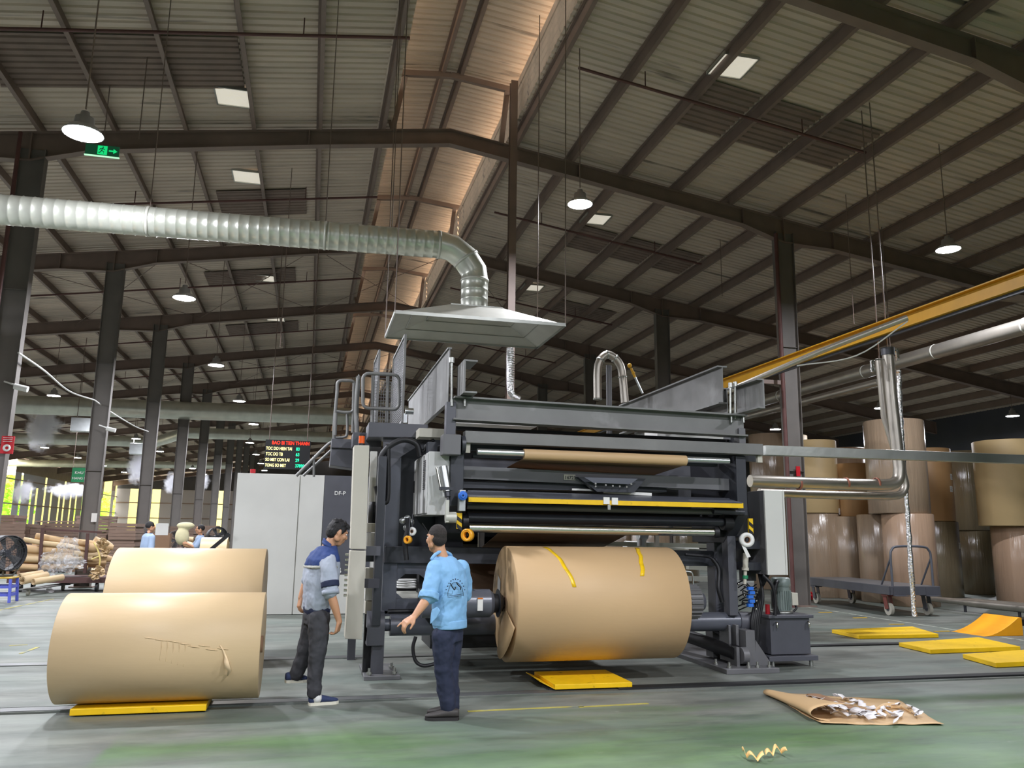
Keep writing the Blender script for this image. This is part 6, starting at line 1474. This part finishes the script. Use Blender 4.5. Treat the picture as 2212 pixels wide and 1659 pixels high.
# trousers
mb = MB(); loft(mb, [(g(683,1348),r*.155,f*.115),(g(684,1322),r*.150,f*.108)])
caps(mb, nl[:1]+[g(688,1370,-.1), g(686,1408,-.10), g(681,1450,-.1), g(679,1494,-.10)], [.105,.1,.083,.076,.070]); caps(mb, fl_[:1]+[g(671,1362,.11), fl_[1], g(650,1430,.14), g(640,1456,.16)], [.105,.097,.082,.074,.068])
skin_up(mb.obj('trousers', 'jeans', PG), .010, 3, .032, .09)
def shoe(t, heel, toe, up, wd, m_, sole, h_=.075):
    heel, toe = Vector(heel), Vector(toe); d = (toe-heel).normalized(); up = Vector(up); up = (up-d*up.dot(d)).normalized(); s_ = d.cross(up); L_ = (toe-heel).length
    mb = MB(); rg = []
    for q, w, hh in ((.0,.55,.9),(.08,.8,1.0),(.3,.85,1.05),(.5,.9,.85),(.7,1.0,.62),(.88,.85,.48),(1.0,.35,.3)): rg.append((heel+d*L_*q+up*(.02+h_*hh/2), s_*wd/2*w, up*h_*hh/2))
    loft(mb, rg, 18); o = mb.obj('shoe', m_, t); skin_up(o, .008, 3)
    mb = MB(); pts = []
    for q, w in ((0,.45),(.04,.75),(.15,.9),(.35,.9),(.55,.95),(.75,1.06),(.9,.9),(1.0,.45)): pts.append((q, w))
    ol = [heel+d*L_*q+s_*wd/2*w*1.04 for q, w in pts] + [heel+d*L_*q-s_*wd/2*w*1.04 for q, w in pts[::-1]]
    mb.prism(ol, up*.026); mb.obj('sole', sole, o); return o
M['slip'] = mat('navy_canvas_shoe', (46,58,92), .8, 0, .06, 5, .2, 20); M['sole'] = mat('cream_rubber_sole', (222,218,200), .6); M['shoeb'] = mat('dark_brown_shoe', (58,54,52), .6, 0, .1, 5); M['soleb'] = mat('black_sole', (40,38,38), .7)
zf = g(697,1518,-.1)
hx_ = g(667,1514,-.12); tx = g(732,1514,-.14); hx_.z = tx.z = 0.0
shoe(PG, (g(667,1510,-.1).x, G0-.10, 0), (g(731,1510,-.1).x, G0-.04, 0), U, .105, 'slip', 'sole')
shoe(PG, g(615,1474,.16), g(654,1470,.2)+Vector((.05,0,-.01)), U*.9-f*.35, .10, 'slip', 'sole')
mb = MB(); c_ = g(690,1500,-.10); caps(mb, [g(680,1496,-.1), g(685,1508,-.1)], [.05,.048]); mb.obj('sock', 'white_pl', PG)
# hair
hb = MB(); oell(hb, Pg(0,-.014,.040), axg, (.086,.104,.096)); oell(hb, Pg(0,.055,.092), axg, (.062,.045,.030)); oell(hb, Pg(0,-.05,.0), axg, (.076,.066,.075))
for k in (-1,1): oell(hb, Pg(k*.070,.012,.035), axg, (.014,.028,.040))
random.seed(3)
for _ in range(60):
    a_, b__ = random.uniform(-1.2,1.2), random.uniform(-.9,1.1); hb_c = Pg(.078*math.sin(a_), .095*math.sin(b__)-.01, .045+.088*math.cos(a_)*math.cos(b__)); oell(hb, hb_c, axg, (.014,.016,.010), 8, 6)
# keep the hair off the face
hb.v = [v if (v-Pg(0,.066,.058)).dot(axg[1]*.8-axg[2]*.5) < 0 else v-(axg[1]*.8-axg[2]*.5)*((v-Pg(0,.066,.058)).dot(axg[1]*.8-axg[2]*.5))*1.1 for v in hb.v]
skin_up(hb.obj('hair', 'hair', PG), .006, 1, .012, .03)
face_bits(PG, Pg, axg, 1.06, None)

# ---------- the man in the sky blue shirt, seen from behind
B0 = 7.52
g = lambda x, y, dy=0.0: at(x, y, B0+dy)
base = Vector((g(965,1500).x, B0, 0))
PB = thing('person', 'man in sky blue shirt seen from behind, pointing with his left hand', 'person', base)
f = Vector((-.66,.75,0)).normalized(); r = f.cross(U)
hf = Vector((-.42,.9,-.05)).normalized()
bd = MB(); hc = g(943,1165); Pb, axb = head(bd, hc, hf, U, 1.07)
caps(bd, [g(948,1185), g(953,1202), g(958,1220)], [.058,.063,.075])
loft(bd, [(g(967,1362),r*.10,f*.07),(g(970,1340),r*.13,f*.09),(g(970,1290),r*.155,f*.11),(g(968,1240),r*.17,f*.11),(g(962,1214),r*.09,f*.07)])
la = [g(938,1228,-.11), g(924,1292,-.19), g(895,1332,-.26)]; ra = [g(1000,1226,.12), g(1003,1285,.20), g(975,1318,.30)]
caps(bd, la, [.045,.043,.029]); caps(bd, [la[1], la[1].lerp(la[2],.35), la[2]], [.044,.043,.028]); caps(bd, ra, [.045,.043,.03])
hand(bd, la[2], g(868,1350,-.30)-la[2], Vector((0,.25,-1)), .55, 1.08, True, side=-1)
hand(bd, ra[2], Vector((-1,.1,-.1)), Vector((0,-1,0)), .6, 1.0, side=1)
ll = [g(956,1375,-.06), g(957,1440,-.04), g(966,1538,-.02)]; rl = [g(976,1375,.07), g(972,1440,.07), g(978,1530,.06)]
caps(bd, ll, [.06,.05,.04]); caps(bd, rl, [.06,.05,.04])
skin_up(bd.obj('body', 'skin', PB), .0075, 3)
M['sky'] = mat('sky_blue_shirt', (132,180,222), .75, 0, .04, 5, .25, 12)
mb = MB()
loft(mb, [(g(970,1352),r*.172,f*.125),(g(971,1330),r*.175,f*.128),(g(972,1295),r*.178,f*.132),(g(971,1255),r*.185,f*.130),(g(968,1230),r*.188,f*.118),(g(963,1212),r*.14,f*.09),(g(959,1202),r*.08,f*.07)])
caps(mb, [g(940,1227,-.09), g(934,1255,-.14), g(927,1287,-.185)], [.078,.080,.080]); caps(mb, [g(996,1226,.11), g(1003,1255,.17), g(1004,1284,.21)], [.075,.075,.07])
skin_up(mb.obj('shirt', 'sky', PB), .010, 3, .034, .12)
mb = MB(); d_ = (la[1]-la[0]).normalized(); c_ = g(926,1290,-.188); mb.ring(c_-d_*.045, c_+d_*.02, .090, .06, 28); skin_up(mb.obj('rolled_cuff', 'sky', PB), .009, 2, .02, .06)
mb = MB(); mb.tube(catmull([g(931,1210,-.10), g(940,1198,-.085), g(955,1191,-.03), g(972,1197,.04), g(975,1204,.08)],5), .017, 8); skin_up(mb.obj('collar', 'sky', PB), .009, 2)
# shirt tails: back panel and the side vent at the left hip
mb = MB(); q = [g(953,1330,-.13), g(1010,1326,.06), g(1010,1348,.06), g(953,1358,-.13)]
loft(mb, [(g(972,1357),r*.172,f*.128),(g(972,1348),r*.174,f*.128),(g(972,1338),r*.174,f*.128)]); skin_up(mb.obj('shirt_hem', 'sky', PB), .010, 1)
mb = MB(); mb.prism([g(932,1318,-.20), g(945,1310,-.21), g(952,1320,-.2), g(943,1336,-.2), g(929,1350,-.2)], (0,.02,0)); skin_up(mb.obj('front_tail', 'sky', PB), .008, 2)
# printed emblem on the back
bn = -f
def onback(x, y): p = at(x, y, B0); o_ = g(972,1290)+bn*.152; d = (p-CO); return CO + d*((o_-CO).dot(bn)/d.dot(bn))
mb = MB(); arc = [onback(984+17*math.cos(math.radians(a_)), 1288-30*math.sin(math.radians(a_))*1.0) for a_ in range(0,181,15)]; mb.tube(arc, .0022, 5); mb.tube([onback(967,1288), onback(1001,1283)], .0025, 5); mb.tube([onback(967,1291), onback(1001,1286)], .002, 5); mb.tube([onback(1001,1283), onback(1001,1288)], .002, 5)
mb.tube(catmull([onback(973,1260), onback(977,1268), onback(982,1274), onback(984,1268)],4), .0048, 6); mb.tube(catmull([onback(986,1258), onback(989,1263), onback(994,1268), onback(995,1274)],4), .0048, 6)
mb.obj('back_emblem', 'black', PB, label='small dark arched emblem printed on the back')
mb = MB()
for k in range(11):
    a_ = 160-k*14; c_ = onback(984+21*math.cos(math.radians(a_)), 1286-35*math.sin(math.radians(a_))); mb.bar(c_-r*.006, c_+r*.006, .003, .011 if k % 2 else .007)
mb.obj('emblem_lettering', 'navyd', PB)
M['navyt'] = mat('navy_trousers', (38,44,66), .85, 0, .10, 5, .25, 12)
mb = MB(); loft(mb, [(g(967,1385),r*.150,f*.112),(g(969,1345),r*.148,f*.105)])
caps(mb, [ll[0], g(958,1410,-.05), ll[1], g(963,1490,-.03), g(968,1532,-.02)], [.105,.095,.085,.078,.074]); caps(mb, [rl[0], g(974,1410,.07), rl[1], g(974,1490,.06), g(977,1526,.05)], [.105,.095,.085,.078,.074])
skin_up(mb.obj('trousers', 'navyt', PB), .010, 3, .03, .10)
shoe(PB, (g(990,1550,-.02).x, B0-.06, 0), (g(918,1550,-.02).x, B0-.01, 0), U, .11, 'shoeb', 'soleb')
shoe(PB, (g(993,1540,.06).x, B0+.12, 0), (g(925,1540,.1).x, B0+.17, 0), U, .11, 'shoeb', 'soleb')
hb = MB(); oell(hb, Pb(0,-.018,.044), axb, (.081,.100,.091)); oell(hb, Pb(0,-.044,.0), axb, (.074,.062,.064))
hb.v = [v if (v-Pb(0,.06,.062)).dot(axb[1]) < 0 else v-axb[1]*((v-Pb(0,.06,.062)).dot(axb[1])) for v in hb.v]
M['hairs'] = mat('short_cropped_hair', (44,38,36), .8, 0, .3, 60, .4, 150)
skin_up(hb.obj('hair', 'hairs', PB), .007, 2)
face_bits(PB, Pb, axb, 1.07, None)

# ---------- two small workers far behind on the left
def far_person(px, ytop, ybelt, Y, label, shirt, trousers, hat=False, sack=False, fdir=(1,.3,0)):
    S_ = lambda x, y, dy=0: at(x, y, Y+dy); top = S_(px, ytop); belt = S_(px, ybelt); X = belt.x; zt = top.z
    t = thing('person', label, 'person', (X,Y,0)); k = zt/1.70; f = Vector(fdir).normalized(); r = f.cross(U); O = Vector((X,Y,0))
    p = lambda a, b, z: O + r*a*k + f*b*k + U*z*k
    bd = MB(); P, ax = head(bd, p(0,.02,1.585), f, U, k*1.0); caps(bd, [p(0,0,1.46), p(0,0,1.38)], [.055*k,.06*k]); loft(bd, [(p(0,0,.85),r*.14*k,f*.10*k),(p(0,0,1.35),r*.16*k,f*.10*k)])
    A = {}
    for sg in (-1, 1):
        if sack: arm_ = [p(sg*.19,0,1.36), p(sg*.22,.12,1.16), p(sg*.12,.32,1.25)]
        else: arm_ = [p(sg*.19,0,1.36), p(sg*.22,-.02,1.08), p(sg*.2,.1,.88)]
        A[sg] = arm_; caps(bd, arm_, [.05*k,.04*k,.028*k]); hand(bd, arm_[2], arm_[2]-arm_[1], f*.2+r*-sg, .5, k, side=sg)
        caps(bd, [p(sg*.09,0,.9), p(sg*.1,.02,.48), p(sg*.1,-.02,.08)], [.08*k,.055*k,.04*k])
    skin_up(bd.obj('body', 'skin', t), .012, 2)
    mb = MB(); loft(mb, [(p(0,0,.88),r*.165*k,f*.125*k),(p(0,0,1.2),r*.18*k,f*.13*k),(p(0,0,1.38),r*.17*k,f*.11*k),(p(0,0,1.45),r*.08*k,f*.07*k)])
    for sg in (-1, 1): caps(mb, [A[sg][0], A[sg][0].lerp(A[sg][1],.85)], [.07*k,.068*k])
    skin_up(mb.obj('shirt', shirt, t), .016, 2)
    mb = MB(); loft(mb, [(p(0,0,.82),r*.16*k,f*.12*k),(p(0,0,.95),r*.15*k,f*.11*k)])
    for sg in (-1, 1): caps(mb, [p(sg*.085,0,.85), p(sg*.1,.02,.48), p(sg*.1,-.02,.1)], [.1*k,.08*k,.07*k])
    skin_up(mb.obj('trousers', trousers, t), .016, 2)
    for sg in (-1, 1): shoe(t, p(sg*.1,-.08,0), p(sg*.1,.18,0), U, .1*k, 'shoeb', 'soleb')
    hb = MB(); oell(hb, P(0,-.015,.04), ax, (.085*k,.10*k,.09*k)); hb.v = [v if (v-P(0,.06,0)).dot(ax[1]) < 0 else v-ax[1]*(v-P(0,.06,0)).dot(ax[1]) for v in hb.v]; hb.obj('hair', 'hair', t)
    mb = MB(); mb.tube([p(-.06,.03,1.44), p(0,-.06,1.47), p(.06,.03,1.44)], .02*k, 8); mb.obj('collar', 'navyd', t)
    return t, p, k
M['lb'] = mat('light_blue_work_shirt', (158,178,206), .8)
far_person(319, 1127, 1181, 20.5, 'young man in light blue shirt standing far behind the rear left reel', 'lb', 'navyt', fdir=(.8,.5,0))
t, p, k = far_person(431, 1134, 1180, 22.0, 'worker in blue shirt far behind carrying a pale sack by the white press housing', 'lb', 'navyt', sack=True, fdir=(-.9,-.2,0))
mb = MB(); mb.ell(p(0,.42,1.42), (.17*k,.14*k,.22*k), 14, 10); mb.ell(p(0,.36,1.68), (.22*k,.14*k,.09*k), 14, 8); o = mb.obj('carried_sack', mat('pale_cloth_sack', (212,204,164), .8, 0, .08, 4, .3, 6), label='pale cloth sack held up by the far worker', cat='sack'); skin_up(o, .03, 2)
